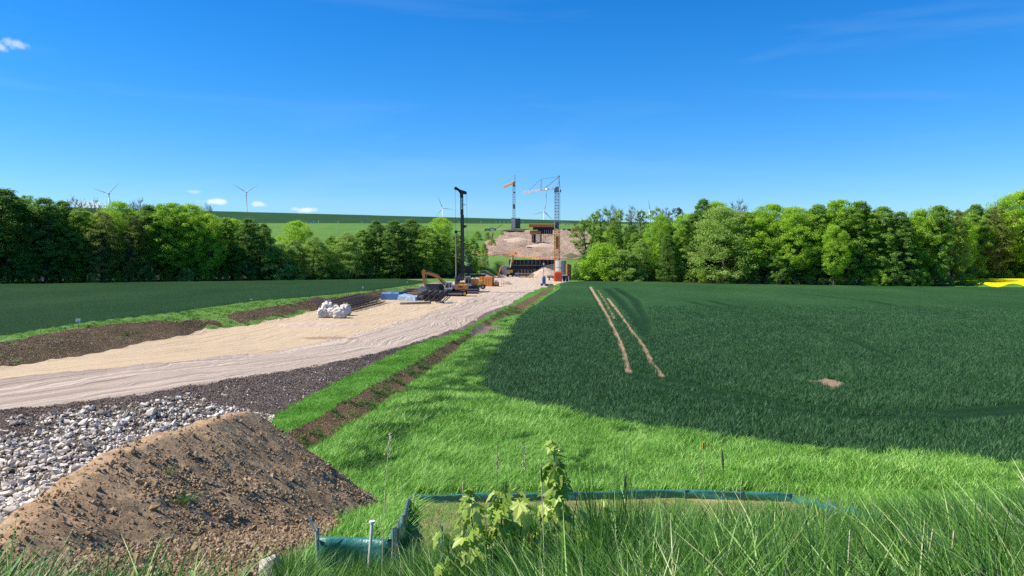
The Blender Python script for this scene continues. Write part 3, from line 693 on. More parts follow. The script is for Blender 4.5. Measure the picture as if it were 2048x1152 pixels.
# pale rubble: the largest stones one by one, the rest as a mass
def rub_ok(X, Y, n_):
    z_ = zone(X, Y); t = (X - lx('R', Y)) / 9.0
    w_ = np.clip(-.08 + t * 1.9 + fbm(X / 2.5, Y / 2.5, 51, 4) * 2.0, 0, 1)
    return inview(X, Y, 300) & (z_ == ZI['rubble_slope']) & (RNG.uniform(0, 1, n_) < w_) & (heap_h(X, Y) < base_h(X, Y) + .1)
def rub_z(X, Y): return gsurf(X, Y) + .45 * fbm(X / 2.2, Y / 2.2, 91, 5)
N = 50000
X, Y = RNG.uniform(-34, -8, N), RNG.uniform(17, 46, N); k = rub_ok(X, Y, N); X, Y = X[k], Y[k]
sz = np.clip(.02 + .055 * RNG.exponential(1, len(X)), .02, .26)
scatter('rubble', np.stack([X, Y, rub_z(X, Y) + sz * .3], 1), np.stack([RNG.normal(0, .5, len(X)), RNG.normal(0, .5, len(X)), RNG.uniform(0, 6, len(X))], 1), sz, STN, parent=GO.get('rubble_slope'))
big = []
for px, py, s_ in [(205, 828, .42), (300, 830, .52), (325, 832, .25), (248, 846, .32), (262, 882, .4), (180, 900, .46), (120, 885, .25), (60, 1012, .55), (25, 1025, .42), (150, 940, .4), (90, 920, .36), (340, 800, .28), (450, 790, .24), (375, 790, .2), (420, 832, .22), (10, 1055, .4), (100, 985, .35), (200, 945, .3), (14, 940, .35), (40, 965, .38), (68, 940, .3), (110, 950, .3), (20, 905, .25), (230, 925, .3), (15, 990, .4), (350, 850, .2), (170, 965, .33)]:
    x, y, z = hit(px, py); big.append((x, y, s_))
tries = 0
while len(big) < 292 and tries < 60:
    X, Y = RNG.uniform(-30, -9, 400), RNG.uniform(18, 42, 400); k = rub_ok(X, Y, 400); tries += 1
    for x, y in zip(X[k], Y[k]):
        s_ = random.uniform(.13, .27) if random.random() < .85 else random.uniform(.26, .36)
        if all((x - a) ** 2 + (y - b) ** 2 > ((s_ + c) * .8) ** 2 for a, b, c in big): big.append((x, y, s_))
        if len(big) >= 292: break
for i, (x, y, s_) in enumerate(big):
    o = link('stone', STN[i % 6].data, None, GO['rubble_slope'])
    o.location = (x, y, float(rub_z(np.array([x]), np.array([y]))[0]) + s_ * .22)
    o.rotation_euler = (random.gauss(0, .35), random.gauss(0, .35), random.uniform(0, 6)); o.scale = (s_ * random.uniform(.9, 1.3), s_, s_ * random.uniform(.8, 1.1))
# a few pale stones lying on the dark gravel
N = 260
Y = RNG.uniform(38, 62, N); X = lx('R', Y) + RNG.uniform(.2, 1, N) * (lx('G', Y) - lx('R', Y))
sz = RNG.uniform(.03, .1, N)
scatter('scattered_stones', np.stack([X, Y, gsurf(X, Y) + .03], 1), RNG.uniform(0, 6, (N, 3)), sz, STN, parent=GO['gravel_slope'])

# --- foreground grass on the bank under the viewer
BP = [proto('broad_clump', *blades(9, .12, .60, .019, .36, 440 + i, 6, 1.1, hvar=.3)[:2], M_NEAR, blades(9, .12, .60, .019, .36, 440 + i, 6, 1.1, hvar=.3)[2]) for i in range(3)]
NP = [proto('near_clump', *blades(30, .16, .55, .010, .30, 400 + i, 5, 1.1, hvar=.32)[:2], M_NEAR, blades(30, .16, .55, .010, .30, 400 + i, 5, 1.1, hvar=.32)[2]) for i in range(7)]
N = 20000
Y = RNG.uniform(2.6, 9.6, N); X = RNG.uniform(-.78, .78, N) * (Y + 1.2)
px = 1024 + 1500 * X / Y
# height of the stand in the picture varies: low on the left, high from the middle to the right
hmax = np.interp(px, [-100, 80, 330, 520, 640, 760, 900, 1000, 1150, 1300, 1500, 1650, 1760, 1900, 2150], [.78, .74, .76, .66, .40, .40, .58, .70, .86, .94, .88, .92, .86, .96, 1.05])
dn = np.interp(px, [-100, 0, 300, 480, 600, 800, 2150], [.8, .6, .5, .55, .8, 1, 1])
k = (RNG.uniform(0, 1, N) < dn) & ~((px < 560) & (Y > 3.6 + RNG.uniform(0, 1.6, N))) & ~((X > -3.4) & (X < 2.6) & (Y > 8.6))
# keep the barrier in view through thinner grass
k &= ~((zone(X, Y) == ZI['soil_ground']) & (RNG.uniform(0, 1, N) < .95))
k &= ~((px > 600) & (px < 820) & (Y > 4.6) & (RNG.uniform(0, 1, N) < .84))
X, Y, hmax = X[k], Y[k], hmax[k]
sc = hmax * RNG.uniform(.75, 1.2, len(X)) * 1.45 * np.interp(Y, [1.9, 3.2, 5, 9.5], [.62, .86, .95, .85])
scatter('bank_grass', np.stack([X, Y, base_h(X, Y) - .02], 1), rots(len(X), .09), np.stack([sc * .9, sc * .9, sc], 1), NP + BP, 'long green grass on the bank in front of the viewer', 'grass')
# right hand side where the bank grass runs on down the slope
X, Y = RNG.uniform(1.5, 22, 9000), RNG.uniform(9, 30, 9000)
k = inview(X, Y) & ~inpoly(X, Y, [(-3.4, 9), (-5, 31), (12.2, 31), (7.2, 12.6), (2.8, 9)]) & (RNG.uniform(0, 1, 9000) < np.interp(Y, [9, 30], [.9, .25])); X, Y = X[k], Y[k]
sc = RNG.uniform(.4, 1.0, len(X)) * .9
scatter('slope_grass', np.stack([X, Y, base_h(X, Y) - .02], 1), rots(len(X), .1), np.stack([sc * 1.5, sc * 1.5, sc], 1), NP, 'rank grass running down the slope beside the barrier', 'grass')
# small green tufts on the heap
def tuft(name, label, x, y, z, n, r_, h_, w_, lean, seed, mat, cat='grass tuft', group=None, curl=.7, nseg=5):
    V, F_, T = blades(n, r_, h_, w_, lean, seed, nseg, curl)
    o = link(name, npmesh(name, V, F_, False, mat, {'tone': T}))
    o.location = (x, y, z); return tag(o, label, cat, group)
def heap_hit(px, py):
    a, dy, dz = rdir(px, py); ys = np.arange(6, 34, .05); t = ys / dy
    d = CH + dz * t - np.maximum(heap_z(a * t, ys), base_h(a * t, ys)); i = int(np.argmax(d < 0)); return a * t[i], ys[i], CH + dz * t[i]
for (px, py, n_, r_, h_, lb) in [(362, 1000, 130, .17, .30, 'round green grass tuft growing on the flank of the soil heap'), (338, 940, 40, .08, .22, 'small green weed just below the ridge of the soil heap')]:
    x, y, z = heap_hit(px, py + 8); tuft('grass_tuft', lb, x, y, z, n_, r_, h_, .008, 1.0, 500 + n_, M_NEAR)
# the dark stiff tussock right of the sapling
x, y = (1228 - 1024) / 1500 * 5.4, 5.4
tuft('sedge_tussock', 'dense tussock of tall stiff dark grass right of the maple sapling', x, y, gz(x, y) - .02, 170, .17, 1.28, .009, .17, 601, M_LUSH, 'grass tussock', None, .25)
# single tall stalks
M_SEED = plain('seed_head', (.075, .10, .05), .8); M_PALE = plain('pale_head', (.42, .37, .27), .8); M_GST = plain('green_stem', (.12, .22, .06), .6)
def stalk(label, px, ptop, y, base_off, lean, headlen, headr, mat_head, mat_stem, plume=False, rad=.003):
    x = (px - 1024) / 1500 * y; zb = gz(x, y); tx, _, tz = at(px + lean, ptop, y)
    bm = bmesh.new(); n = 8; path = []
    for i in range(n + 1):
        t = i / n; path.append(Vector((x + (tx - x) * t * t, y, zb + (tz - zb) * t)))
    o = thing('grass_stalk', label, 'grass stalk', path[0])
    V, F_ = tube_path([p - path[0] for p in path], [rad] * (n + 1), 5); link('stem', npmesh('stem', V, F_, True, mat_stem), None, o)
    top = path[-1] - path[0]; d = (path[-1] - path[-2]).normalized()
    st_ = top - d * headlen
    rad_ = [headr * math.sin(math.pi * min(.97, max(.06, i / 8))) * random.uniform(.8, 1.1) for i in range(9)]
    if not plume:
        V, F_ = tube_path([st_ + d * headlen * i / 8 for i in range(9)], rad_, 7)
    else:
        V, F_ = [], []
        for i in range(46):
            c = st_ + d * headlen * random.random() + Vector((random.gauss(0, headr), random.gauss(0, headr), 0)) * random.uniform(.3, 1.2)
            v, f = tube_path([c, c + Vector((random.gauss(0, .3), random.gauss(0, .3), random.uniform(.2, 1))).normalized() * random.uniform(.012, .03)], [.004, .001], 3)
            F_ += [[a + len(V) for a in q] for q in f]; V += list(v)
    sh_ = link('seed_head', npmesh('seed_head', V, F_, False, mat_head), None, o)
    if plume: tag(sh_, kind='stuff')
    return o
def tube_path(P, Rr, n=6):
    V, F_ = [], []
    P = [Vector(p) for p in P]
    for i, p in enumerate(P):
        d = (P[min(i + 1, len(P) - 1)] - P[max(i - 1, 0)]).normalized()
        a = d.orthogonal().normalized() if i == 0 else (a - d * a.dot(d)).normalized()
        b = d.cross(a)
        for k_ in range(n):
            t = 2 * math.pi * k_ / n; V.append(tuple(p + (a * math.cos(t) + b * math.sin(t)) * Rr[i]))
    for i in range(len(P) - 1):
        for k_ in range(n):
            j = (k_ + 1) % n; F_.append([i * n + k_, i * n + j, (i + 1) * n + j, (i + 1) * n + k_])
    return V, F_
stalk('tall grass stalk with a long dark pointed seed head standing above the barrier', 1465, 888, 5.2, 0, -22, .22, .008, M_SEED, M_GST)
stalk('dead stalk with a ragged pale seed head in front of the soil heap', 758, 868, 6.5, 0, 22, .22, .02, M_PALE, M_STRAW, True)
stalk('slim stalk with a pale tip left of the maple sapling', 912, 955, 5.6, 0, 16, .14, .008, M_PALE, M_GST)
stalk('thin grey stalk with a loose plume behind the maple sapling', 1046, 880, 6.8, 0, 2, .3, .018, M_PALE, M_GST, True)
stalk('thin seeding stalk just left of the grey plume stalk', 992, 895, 7.0, 0, 3, .26, .012, M_PALE, M_GST, True)
stalk('dark bent grass stalk beside the sedge tussock', 1258, 950, 5.8, 0, -8, .12, .01, M_SEED, M_GST)
stalk('short dark seed spike left in front of the maple sapling', 1092, 928, 4.6, 0, -10, .13, .007, M_SEED, M_STRAW)
stalk('pale dry reed leaning left at the far right of the bank', 1706, 1060, 4.0, 0, -6, .05, .004, M_STRAW, M_STRAW, False, .004)
stalk('straight pale dry reed in the grass at the right', 1858, 1058, 4.0, 0, 8, .05, .004, M_STRAW, M_STRAW, False, .004)
stalk('pale dry reed right below the red marker stick', 1912, 1062, 4.2, 0, -4, .05, .004, M_STRAW, M_STRAW, False, .005)

# --- the maple sapling
M_MAPLE = leafmat('maple_leaf', [(0, (.20, .34, .05)), (.45, (.38, .54, .09)), (.85, (.56, .66, .17)), (1, (.55, .36, .13))], .45, hv=.85, rough=.35)
def maple_leaf(seed, s_=1.0):
    r = random.Random(seed); lob = [(0, .16), (25, .5), (48, .34), (68, .78), (88, .42), (105, .62), (124, .95 if False else .8), (142, .5), (160, .72), (180, 1.02)]
    pts = []
    for a, q in lob: pts.append((math.sin(R(a)) * q * r.uniform(.92, 1.08), -math.cos(R(a)) * q))
    full = pts + [(-x, y) for x, y in pts[-2:0:-1]]
    V = [(0, 0, 0)]; F_ = []
    for x, y in full: V.append((x, y + .16, .10 * abs(x) - .26 * y * y * (1 if y > 0 else .3) - .16 * abs(x) ** 1.5))
    n = len(full)
    for i in range(n): F_.append([0, 1 + i, 1 + (i + 1) % n, 1 + (i + 1) % n])
    me = bpy.data.meshes.new('leaf'); me.from_pydata(V, [], [f[:3] for f in F_]); me.materials.append(M_MAPLE); me.update()
    return me
LEAF = [maple_leaf(i) for i in range(5)]
def sapling(label, px, y, ptop, nshoot, wid, nleaf, seed):
    r = random.Random(seed); x = (px - 1024) / 1500 * y; zb = gz(x, y); _, _, zt = at(px, ptop, y); h = zt - zb
    t = thing('maple_sapling', label, 'sapling', (x, y, zb), 0, None)
    shoots = []
    for i in range(nshoot):
        a = r.uniform(0, 6.28); rr_ = 0 if i == 0 else wid * r.uniform(.45, 1.0); hh_ = h if i == 0 else h * r.uniform(.42, .74)
        if i: a = 3.14 * (i % 2) + r.uniform(-.9, .9)
        path = [Vector((math.cos(a) * rr_ * (j / 6) ** .8 + (j > 0) * r.gauss(0, .01), math.sin(a) * rr_ * .6 * (j / 6), hh_ * j / 6)) for j in range(7)]
        V, F_ = tube_path(path, [.011 - .0013 * j for j in range(7)], 6); link('stem', npmesh('stem', V, F_, True, M_STEM), None, t); shoots.append((path, hh_, i))
    for i in range(nleaf):
        path, hh_, si = shoots[0] if r.random() < .30 else r.choice(shoots)
        u = r.uniform(.25, 1) ** .9; j = min(5, int(u * 6)); f_ = u * 6 - j; p = path[j].lerp(path[j + 1], f_)
        a = r.uniform(0, 6.28); ext = (.20 - .19 * max(0, u - .15)) * r.uniform(.5, 1.15); s_ = r.uniform(.07, .108) * (1 if nleaf > 200 else .85) * (1.1 - .45 * (u > .9))
        q = p + Vector((math.cos(a) * ext, math.sin(a) * ext, r.uniform(-.03, .05)))
        o = link('leaf', LEAF[i % 5], None, t); o.location = q
        o.rotation_euler = (-R(r.uniform(20, 70)), r.gauss(0, .25), a - math.pi / 2 + r.gauss(0, .3)); o.scale = (s_,) * 3
    return t
M_STEM = plain('maple_stem', (.22, .13, .07), .7)
sapling('young maple sapling with drooping lobed leaves and a reddish tip, tallest of the bank shrubs', 1112, 5.9, 880, 11, .52, 290, 5)
sapling('low pale green maple seedling in front of the barrier, leftmost of the maples', 940, 5.5, 978, 6, .24, 130, 15)
sapling('low maple seedling between the leftmost seedling and the tall maple sapling', 1005, 5.6, 965, 6, .24, 130, 17)
sapling('small maple shoot standing right of the sedge tussock', 1255, 6.2, 952, 2, .05, 14, 19)

# ================================================================== trees
def treemat(name, stops, trans=.48):
    return leafmat(name, stops, trans, hv=.3, rough=.6)
TM = {
 'bright': treemat('bright_leaves', [(0, (0.209, 0.373, 0.027)), (.5, (0.370, 0.601, 0.047)), (1, (0.601, 0.750, 0.080))]),
 'mid': treemat('mid_leaves', [(0, (0.131, 0.255, 0.032)), (.5, (0.259, 0.440, 0.059)), (1, (0.441, 0.627, 0.096))]),
 'willow': treemat('willow_leaves', [(0, (0.185, 0.311, 0.060)), (.5, (0.323, 0.477, 0.100)), (1, (0.484, 0.664, 0.153))]),
 'dark': treemat('dark_leaves', [(0, (0.088, 0.184, 0.028)), (.5, (0.171, 0.308, 0.050)), (1, (0.312, 0.504, 0.090))]),
 'olive': treemat('olive_leaves', [(0, (.15, .20, .035)), (.5, (.25, .31, .065)), (1, (.36, .42, .10))]),
 'pine': treemat('pine_needles', [(0, (0.034, 0.063, 0.021)), (.5, (0.058, 0.104, 0.033)), (1, (0.105, 0.156, 0.047))], .1),
}
M_BARK = plain('bark', (.085, .065, .05), .95, scale=2.5, var=.35)
M_BARKL = plain('pale_bark', (.2, .17, .14), .95, scale=2.5, var=.3)
def crown_mesh(name, seed, h, cr, cb, ncl, per, leaf, mat, kind):
    r = np.random.default_rng(seed)
    lobes = [(r.uniform(0, 2 * np.pi), r.uniform(.15, .5), r.uniform(.3, 1)) for _ in range(7)]
    C = []; H_ = h * (1 - cb)
    while len(C) < ncl:
        t = r.uniform(0, 1)
        if kind == 'round': env = np.sqrt(max(0, 1 - (2 * t - 1) ** 2)) ** .8
        elif kind == 'tall': env = min(1, .45 + t * 1.3) * np.sqrt(max(0, 1 - max(0, (t - .45) / .55) ** 2)) ** .9
        elif kind == 'cone': env = (1 - t) ** .8 * .95 + .08
        else: env = np.sqrt(max(0, 1 - t ** 2.2))
        a = r.uniform(0, 2 * np.pi)
        bump = 1 + sum(w_ * .38 * np.cos(a - la) * np.exp(-((t - lt) / .25) ** 2) for la, w_, lt in lobes)
        rad = cr * env * bump * r.uniform(0, 1) ** .38
        C.append((np.cos(a) * rad, np.sin(a) * rad, h * cb + H_ * t))
    C = np.array(C)
    rc = cr * r.uniform(.10, .24, ncl); n = ncl * per
    ci = np.repeat(np.arange(ncl), per)
    d = r.normal(0, 1, (n, 3)); d /= np.linalg.norm(d, axis=1)[:, None]; d *= (r.uniform(0, 1, n) ** .45)[:, None]
    P = C[ci] + d * rc[ci][:, None] * np.array([1.12, 1.12, .70])
    P[:, 2] -= .12 * (P[:, 0] ** 2 + P[:, 1] ** 2) ** .5 * (.25 if kind == 'round' else .1)
    nrm_ = d * .55 + r.normal(0, .45, (n, 3)) + np.array([0, 0, .45]); nrm_ /= np.linalg.norm(nrm_, axis=1)[:, None]
    a = np.cross(nrm_, r.normal(0, 1, (n, 3))); a /= np.linalg.norm(a, axis=1)[:, None] + 1e-9; b = np.cross(nrm_, a)
    s_ = leaf * r.uniform(.55, 1.3, n)[:, None] / 2
    V = np.stack([P + a * s_, P + b * s_ * .75, P - a * s_ * 1.1, P - b * s_ * .6 + nrm_ * s_ * .3], 1).reshape(-1, 3)
    F_ = np.arange(n * 4).reshape(n, 4)
    tone = np.clip(r.uniform(.1, .9, ncl)[ci] * .6 + r.uniform(0, .4, n), 0, 1)
    return npmesh(name, V, F_, False, mat, {'tone': np.repeat(tone, 4)}), C
def trunk_mesh(name, seed, h, cr, cb, C, mat, thick, twigs=0):
    r = np.random.default_rng(seed + 5); V, F_ = [], []
    def add(P, Rr, n=6):
        v, f = tube_path(P, Rr, n); b0 = len(V); V.extend(v); F_.extend([[q + b0 for q in g] for g in f])
    top = h * (.86 if twigs else .78); m = 7; wob = r.normal(0, .22, (m + 1, 2)).cumsum(0) * (h / 22)
    P = [Vector((wob[i][0] * (i > 0), wob[i][1] * (i > 0), top * i / m - (.4 if i == 0 else 0))) for i in range(m + 1)]
    add(P, [thick * (1.25 if i == 0 else 1 - .85 * i / m) for i in range(m + 1)], 7)
    idx = r.choice(len(C), min(len(C), 20 + twigs), False)
    for i in idx:
        c = Vector(C[i]); z0 = min(top * .97, max(h * cb * .6, c.z - (c.xy.length * .75 + 1)))
        k_ = z0 / top * m; j = min(m - 1, int(k_)); p = P[j].lerp(P[j + 1], k_ - j)
        mid = p.lerp(c, .5) + Vector((r.normal(0, .3), r.normal(0, .3), .35)); rd_ = thick * r.uniform(.16, .34)
        add([p, mid, c], [rd_, rd_ * .6, .03], 4)
        if twigs:
            for _ in range(3):
                q = mid.lerp(c, r.uniform(.1, 1)); add([q, q + Vector((r.normal(0, .6), r.normal(0, .6), r.uniform(.5, 1.8)))], [.06, .015], 3)
    return npmesh(name, V, F_, True, mat)
TK = {}   # kind -> list of (h, trunk mesh, crown mesh)
def make_kind(key, mats, seeds, h, cr, cb, ncl, per, leaf, shape, thick=.3, bark=None, twigs=0):
    L_ = []
    for i, sd_ in enumerate(seeds):
        mt = TM[mats[i % len(mats)]]
        cm_, C = crown_mesh('crown', sd_, h, cr * (1 + .15 * math.sin(sd_)), cb, ncl, per, leaf, mt, shape)
        tm_ = trunk_mesh('trunk', sd_, h, cr, cb, C, bark or M_BARK, thick, twigs); L_.append((h, tm_, cm_))
    TK[key] = L_
make_kind('bright', ['bright'], [1, 2], 20, 5.2, .2, 262, 100, 0.30, 'round', .34)
make_kind('mid', ['mid'], [11, 12, 13], 20, 4.6, .1, 262, 100, 0.29, 'tall', .3)
make_kind('willow', ['willow'], [21, 22], 18, 5.6, .08, 297, 100, 0.26, 'dome', .35)
make_kind('dark', ['dark'], [31, 32], 20, 4.6, .08, 262, 100, 0.29, 'dome', .3)
make_kind('olive', ['olive'], [41, 42], 20, 4.6, .15, 192, 80, 0.24, 'round', .28, None, 20)
make_kind('bare', ['olive'], [51, 52, 53], 18, 3.4, .35, 80, 26, 0.20, 'round', .24, M_BARKL, 60)
make_kind('airy', ['mid', 'bright'], [61, 62, 63], 15, 3.6, .38, 77, 80, 0.25, 'round', .24, M_BARK, 10)
make_kind('pine', ['pine'], [71], 15, 3.0, .3, 122, 90, 0.23, 'round', .22)
make_kind('shrub', ['willow', 'mid', 'bright', 'dark'], [81, 82, 83, 84], 6, 3.6, .0, 140, 90, 0.22, 'dome', .1)
FORM = {'bright': 'bright yellow green leafy tree', 'mid': 'mid green leafy tree', 'willow': 'grey green willow with soft foliage', 'dark': 'dark green alder', 'olive': 'olive brown thinly leafed tree', 'bare': 'bare twigged tree with few leaves', 'airy': 'slender tree with open airy crown', 'pine': 'dark lone pine', 'shrub': 'low rounded shrub'}
CAT = {'willow': 'willow', 'pine': 'pine tree', 'shrub': 'shrub'}
NM = {'bright': 'broadleaf_tree', 'mid': 'broadleaf_tree', 'willow': 'willow_tree', 'dark': 'alder_tree', 'olive': 'broadleaf_tree', 'bare': 'bare_tree', 'airy': 'slender_tree', 'pine': 'pine_tree', 'shrub': 'shrub'}
TN = 0
def tree(key, x, y, h, label, group=None, wide=1.0, z=None, var=None):
    global TN
    L_ = TK[key]; H0, tm_, cm_ = L_[(TN if var is None else var) % len(L_)]; TN += 1
    s_ = h / H0
    t = thing(NM[key], label, CAT.get(key, 'tree'), (x, y, (gz(x, y) if z is None else z) - .1), random.uniform(0, 6.28), group)
    t.scale = (s_ * wide, s_ * wide, s_)
    link('trunk', tm_, None, t); link('crown', cm_, None, t)
    return t
def treeline(lst, side, y_of, where):
    """px, top py, kind, width factor, depth offset, label"""
    for e in lst:
        px, pt, key, wf, dy, lb = e
        y = y_of(px) + dy; x = (px - 1024) / 1500 * y; zb = gz(x, y); h = at(px, pt, y)[2] - zb
        if 600 < px < 960: wf *= 1.4
        elif px < 600: wf *= 1.12
        tree(key, x, y, h, lb, wide=wf)
yl_ = lambda px: float(np.interp(px, [-60, 0, 400, 800, 900, 960], [200, 206, 229, 263, 266, 270])) + 3
FL = [
 (-35, 396, 'mid', 1.0, 0, 'mid green tree cut by the left edge of the picture'),
 (14, 380, 'dark', 1.15, 1, 'tall dark tree with a rounded top at the far left end of the belt'),
 (55, 392, 'mid', .9, 5, 'mid green tree second in from the left end of the belt'),
 (92, 398, 'dark', 1.1, 0, 'dark tree third in from the left end of the belt'),
 (130, 403, 'dark', .9, 6, 'narrow dark tree left of the leftmost wind turbine'),
 (165, 418, 'mid', .95, 2, 'mid green tree just left of below the leftmost wind turbine'),
 (205, 425, 'olive', 1.0, 0, 'olive brown thin tree directly below the leftmost wind turbine'),
 (236, 405, 'bright', .8, 6, 'fresh green pointed tree right beside the leftmost wind turbine'),
 (262, 432, 'olive', .9, 1, 'second olive tree right of the one below the leftmost turbine'),
 (300, 412, 'dark', 1.05, 4, 'very dark blue green tree left of the bright round pair'),
 (345, 408, 'bright', 1.05, 3, 'broad bright green tree, left one of the bright round pair'),
 (382, 410, 'bright', .9, 6, 'bright green tree, right one of the bright round pair'),
 (418, 430, 'bright', .8, 2, 'smaller bright green tree stepping down from the bright pair'),
 (452, 436, 'mid', .9, 6, 'mid green tree below and left of the second wind turbine'),
 (498, 438, 'dark', 1.15, 0, 'large dark tree below the second wind turbine'),
 (528, 448, 'dark', .8, 3, 'dark tree at the left side of the dip in the belt'),
 (562, 486, 'shrub', 1.0, -2, 'rounded grey green bush in the dip of the left belt'),
 (596, 443, 'bright', .95, 14, 'bright rounded tree standing back above the dip of the belt'),
 (588, 480, 'willow', .8, 2, 'soft grey green willow filling the dip of the belt'),
 (630, 474, 'willow', .95, 0, 'pale willow right of the dip of the left belt'),
 (664, 472, 'mid', .8, 5, 'low mid green tree below the white car on the hill'),
 (694, 466, 'willow', .9, 0, 'willow between the white car and the three dark crowns'),
 (728, 460, 'mid', .9, 4, 'mid green tree left of the three dark crowns'),
 (752, 442, 'dark', .75, 6, 'slim dark tree, first of the three dark crowns'),
 (788, 442, 'dark', 1.0, 0, 'broad dark tree, middle one of the three dark crowns'),
 (822, 440, 'dark', 1.0, 3, 'dark tree, last and highest of the three dark crowns'),
 (852, 452, 'mid', .9, 0, 'mid green tree between the dark crowns and the drill mast'),
 (882, 436, 'bright', .7, 16, 'small bright tree standing back just left of the drill mast'),
 (884, 470, 'mid', .9, 0, 'mid green tree directly left of the slim drill tube'),
 (915, 468, 'mid', .8, 6, 'mid green tree behind the drill mast'),
 (945, 476, 'mid', .8, 3, 'mid green tree right behind the drill mast'),
 (968, 486, 'willow', .7, 10, 'last small tree of the left belt beside the soil hillside'),
]
treeline(FL, 'left', yl_, '')
yr_ = lambda px: float(np.interp(px, [1150, 1200, 1400, 1700, 1900, 1960, 2120], [262, 257, 240, 218.5, 216, 247, 247])) + 3
FRT = [
 (1168, 440, 'airy', 1.2, 8, 'leaning open tree at the left end of the right belt'),
 (1196, 470, 'mid', .8, 6, 'mid green tree behind the leaning open tree'),
 (1205, 487, 'shrub', 1.2, -2, 'big rounded bush in front of the leaning open tree'),
 (1172, 512, 'shrub', .8, -4, 'low bush nearest to the rusty pipe casings'),
 (1250, 500, 'shrub', 1.1, -4, 'broad grey green bush left of the first tall willow'),
 (1282, 480, 'willow', .9, -1, 'low spreading willow right of the broad bush'),
 (1225, 450, 'mid', .9, 10, 'mid green tree below the row of slender trees'),
 (1262, 452, 'dark', .9, 10, 'dark tree below the row of slender trees'),
 (1322, 432, 'bright', .8, 5, 'fresh green tree below the white turbine behind the belt'),
 (1335, 470, 'dark', 1.0, -1, 'dark layered tree in front of the fresh green one'),
 (1368, 440, 'mid', .95, 2, 'mid green tree left of the great willow'),
 (1405, 400, 'dark', .85, 12, 'dark rounded tree top rising above the great willow'),
 (1445, 414, 'willow', 1.35, 0, 'great willow with soft pale green foliage, widest of the belt'),
 (1432, 405, 'bright', .8, 14, 'bright tree top behind the great willow'),
 (1495, 425, 'mid', .9, 1, 'mid green tree right of the great willow'),
 (1478, 402, 'bare', .9, 16, 'bare greyish tree top right behind the great willow'),
 (1540, 410, 'bright', 1.15, 3, 'vivid green maple, largest bright crown in the right belt'),
 (1590, 416, 'bright', 1.0, 0, 'vivid green tree right of the largest bright crown'),
 (1562, 450, 'dark', .9, -1, 'dark tree with visible trunk in front of the bright crowns'),
 (1633, 410, 'mid', 1.1, 4, 'mid green tree in the middle of the right belt'),
 (1676, 402, 'bright', 1.0, 7, 'light green tree forming the highest middle top of the right belt'),
 (1668, 452, 'bright', .8, -2, 'low bright tree under the highest middle top'),
 (1718, 404, 'mid', 1.1, 3, 'mid green tree right of the highest middle top'),
 (1760, 414, 'mid', 1.0, 2, 'mid green tree left of the dark gap in the right belt'),
 (1800, 424, 'dark', 1.1, 0, 'dark tree at the dark gap in the right belt'),
 (1840, 420, 'bright', .85, 5, 'bright tree right of the dark gap'),
 (1872, 412, 'mid', 1.05, 2, 'mid green tree above the left part of the rapeseed'),
 (1908, 420, 'olive', .9, 1, 'thin olive tree left of the large olive tree'),
 (1948, 410, 'mid', .9, 9, 'mid green tree between the two olive trees'),
 (1990, 414, 'olive', 1.2, 0, 'large olive brown tree standing over the rapeseed'),
 (2022, 392, 'bright', 1.1, 9, 'tall bright tree behind the large olive tree'),
 (2060, 380, 'bright', 1.2, 3, 'tallest bright green tree at the right edge of the picture'),
]
treeline(FRT, 'right', yr_, '')
# slender trees on the skyline beyond the right belt
for px, pt, key, wf, lb in [(1186, 428, 'airy', .8, 'slender tree, leftmost on the skyline right of the soil hillside'), (1205, 418, 'airy', .9, 'slender airy tree, second on the skyline right of the soil hillside'),
    (1224, 412, 'bare', .7, 'bare twigged tree between two leafy ones on the skyline'), (1240, 420, 'airy', .95, 'rounded leafy tree on the skyline left of the forked bare tree'),
    (1262, 414, 'bare', .8, 'forked bare tree on the skyline'), (1282, 422, 'airy', .7, 'narrow leafy tree on the skyline left of the white turbine'),
    (1312, 417, 'airy', .8, 'leafy tree on the skyline right of the white turbine'), (1332, 416, 'bare', .7, 'bare tree on the skyline between leafy tree and pine'),
    (1355, 416, 'pine', .85, 'single dark pine on the skyline right of the white turbine')]:
    y = 300; x = (px - 1024) / 1500 * y; zb = gz(x, y); tree(key, x, y, at(px, pt, y)[2] - zb, lb, wide=wf)
for px, pt, lb in [(170, 404, 'bare twigs rising over the belt left of the leftmost turbine'), (195, 400, 'bare treetop just left of the leftmost turbine tower'), (152, 398, 'bare treetop left of the two by the turbine'), (268, 408, 'bare treetop right of the pointed fresh green tree'), (284, 400, 'high bare treetop left of the very dark tree'), (420, 412, 'bare treetop right of the bright round pair')]:
    y = 262; x = (px - 1024) / 1500 * y; zb = gz(x, y); tree('bare', x, y, at(px, pt, y)[2] - zb, lb, wide=.7)
# filling rows behind, lower than the tops in front
def rows(prof, yl, offs, step, label, group, kinds, x0, x1, drop):
    for k_, off in enumerate(offs):
        px = x0 + random.uniform(0, step)
        while px < x1:
            y = yl(px) + off + random.uniform(-2, 2); x = (px - 1024) / 1500 * y; zb = gz(x, y)
            pt = float(np.interp(px, prof[0], prof[1])) + drop[k_] + random.uniform(-4, 14)
            h = at(px, pt, y)[2] - zb
            if h > 4: tree(random.choice(kinds), x, y, min(h, 23), label, group, wide=random.uniform(.9, 1.2))
            px += step * random.uniform(.8, 1.25)
PL = ([-80, 0, 100, 200, 300, 400, 520, 560, 600, 660, 740, 800, 870, 930, 975], [396, 388, 402, 418, 414, 416, 440, 468, 480, 474, 462, 450, 452, 476, 494])
PR = ([1165, 1200, 1260, 1340, 1400, 1500, 1600, 1700, 1800, 1900, 2000, 2120], [478, 458, 456, 444, 410, 414, 414, 408, 420, 418, 404, 384])
rows(PL, yl_, [9, 20], 34, 'tree in the shaded rows behind the front of the left belt', 'trees behind the front row of the left belt', ['mid', 'dark', 'mid', 'bright', 'willow'], -420, 940, [12, 8])
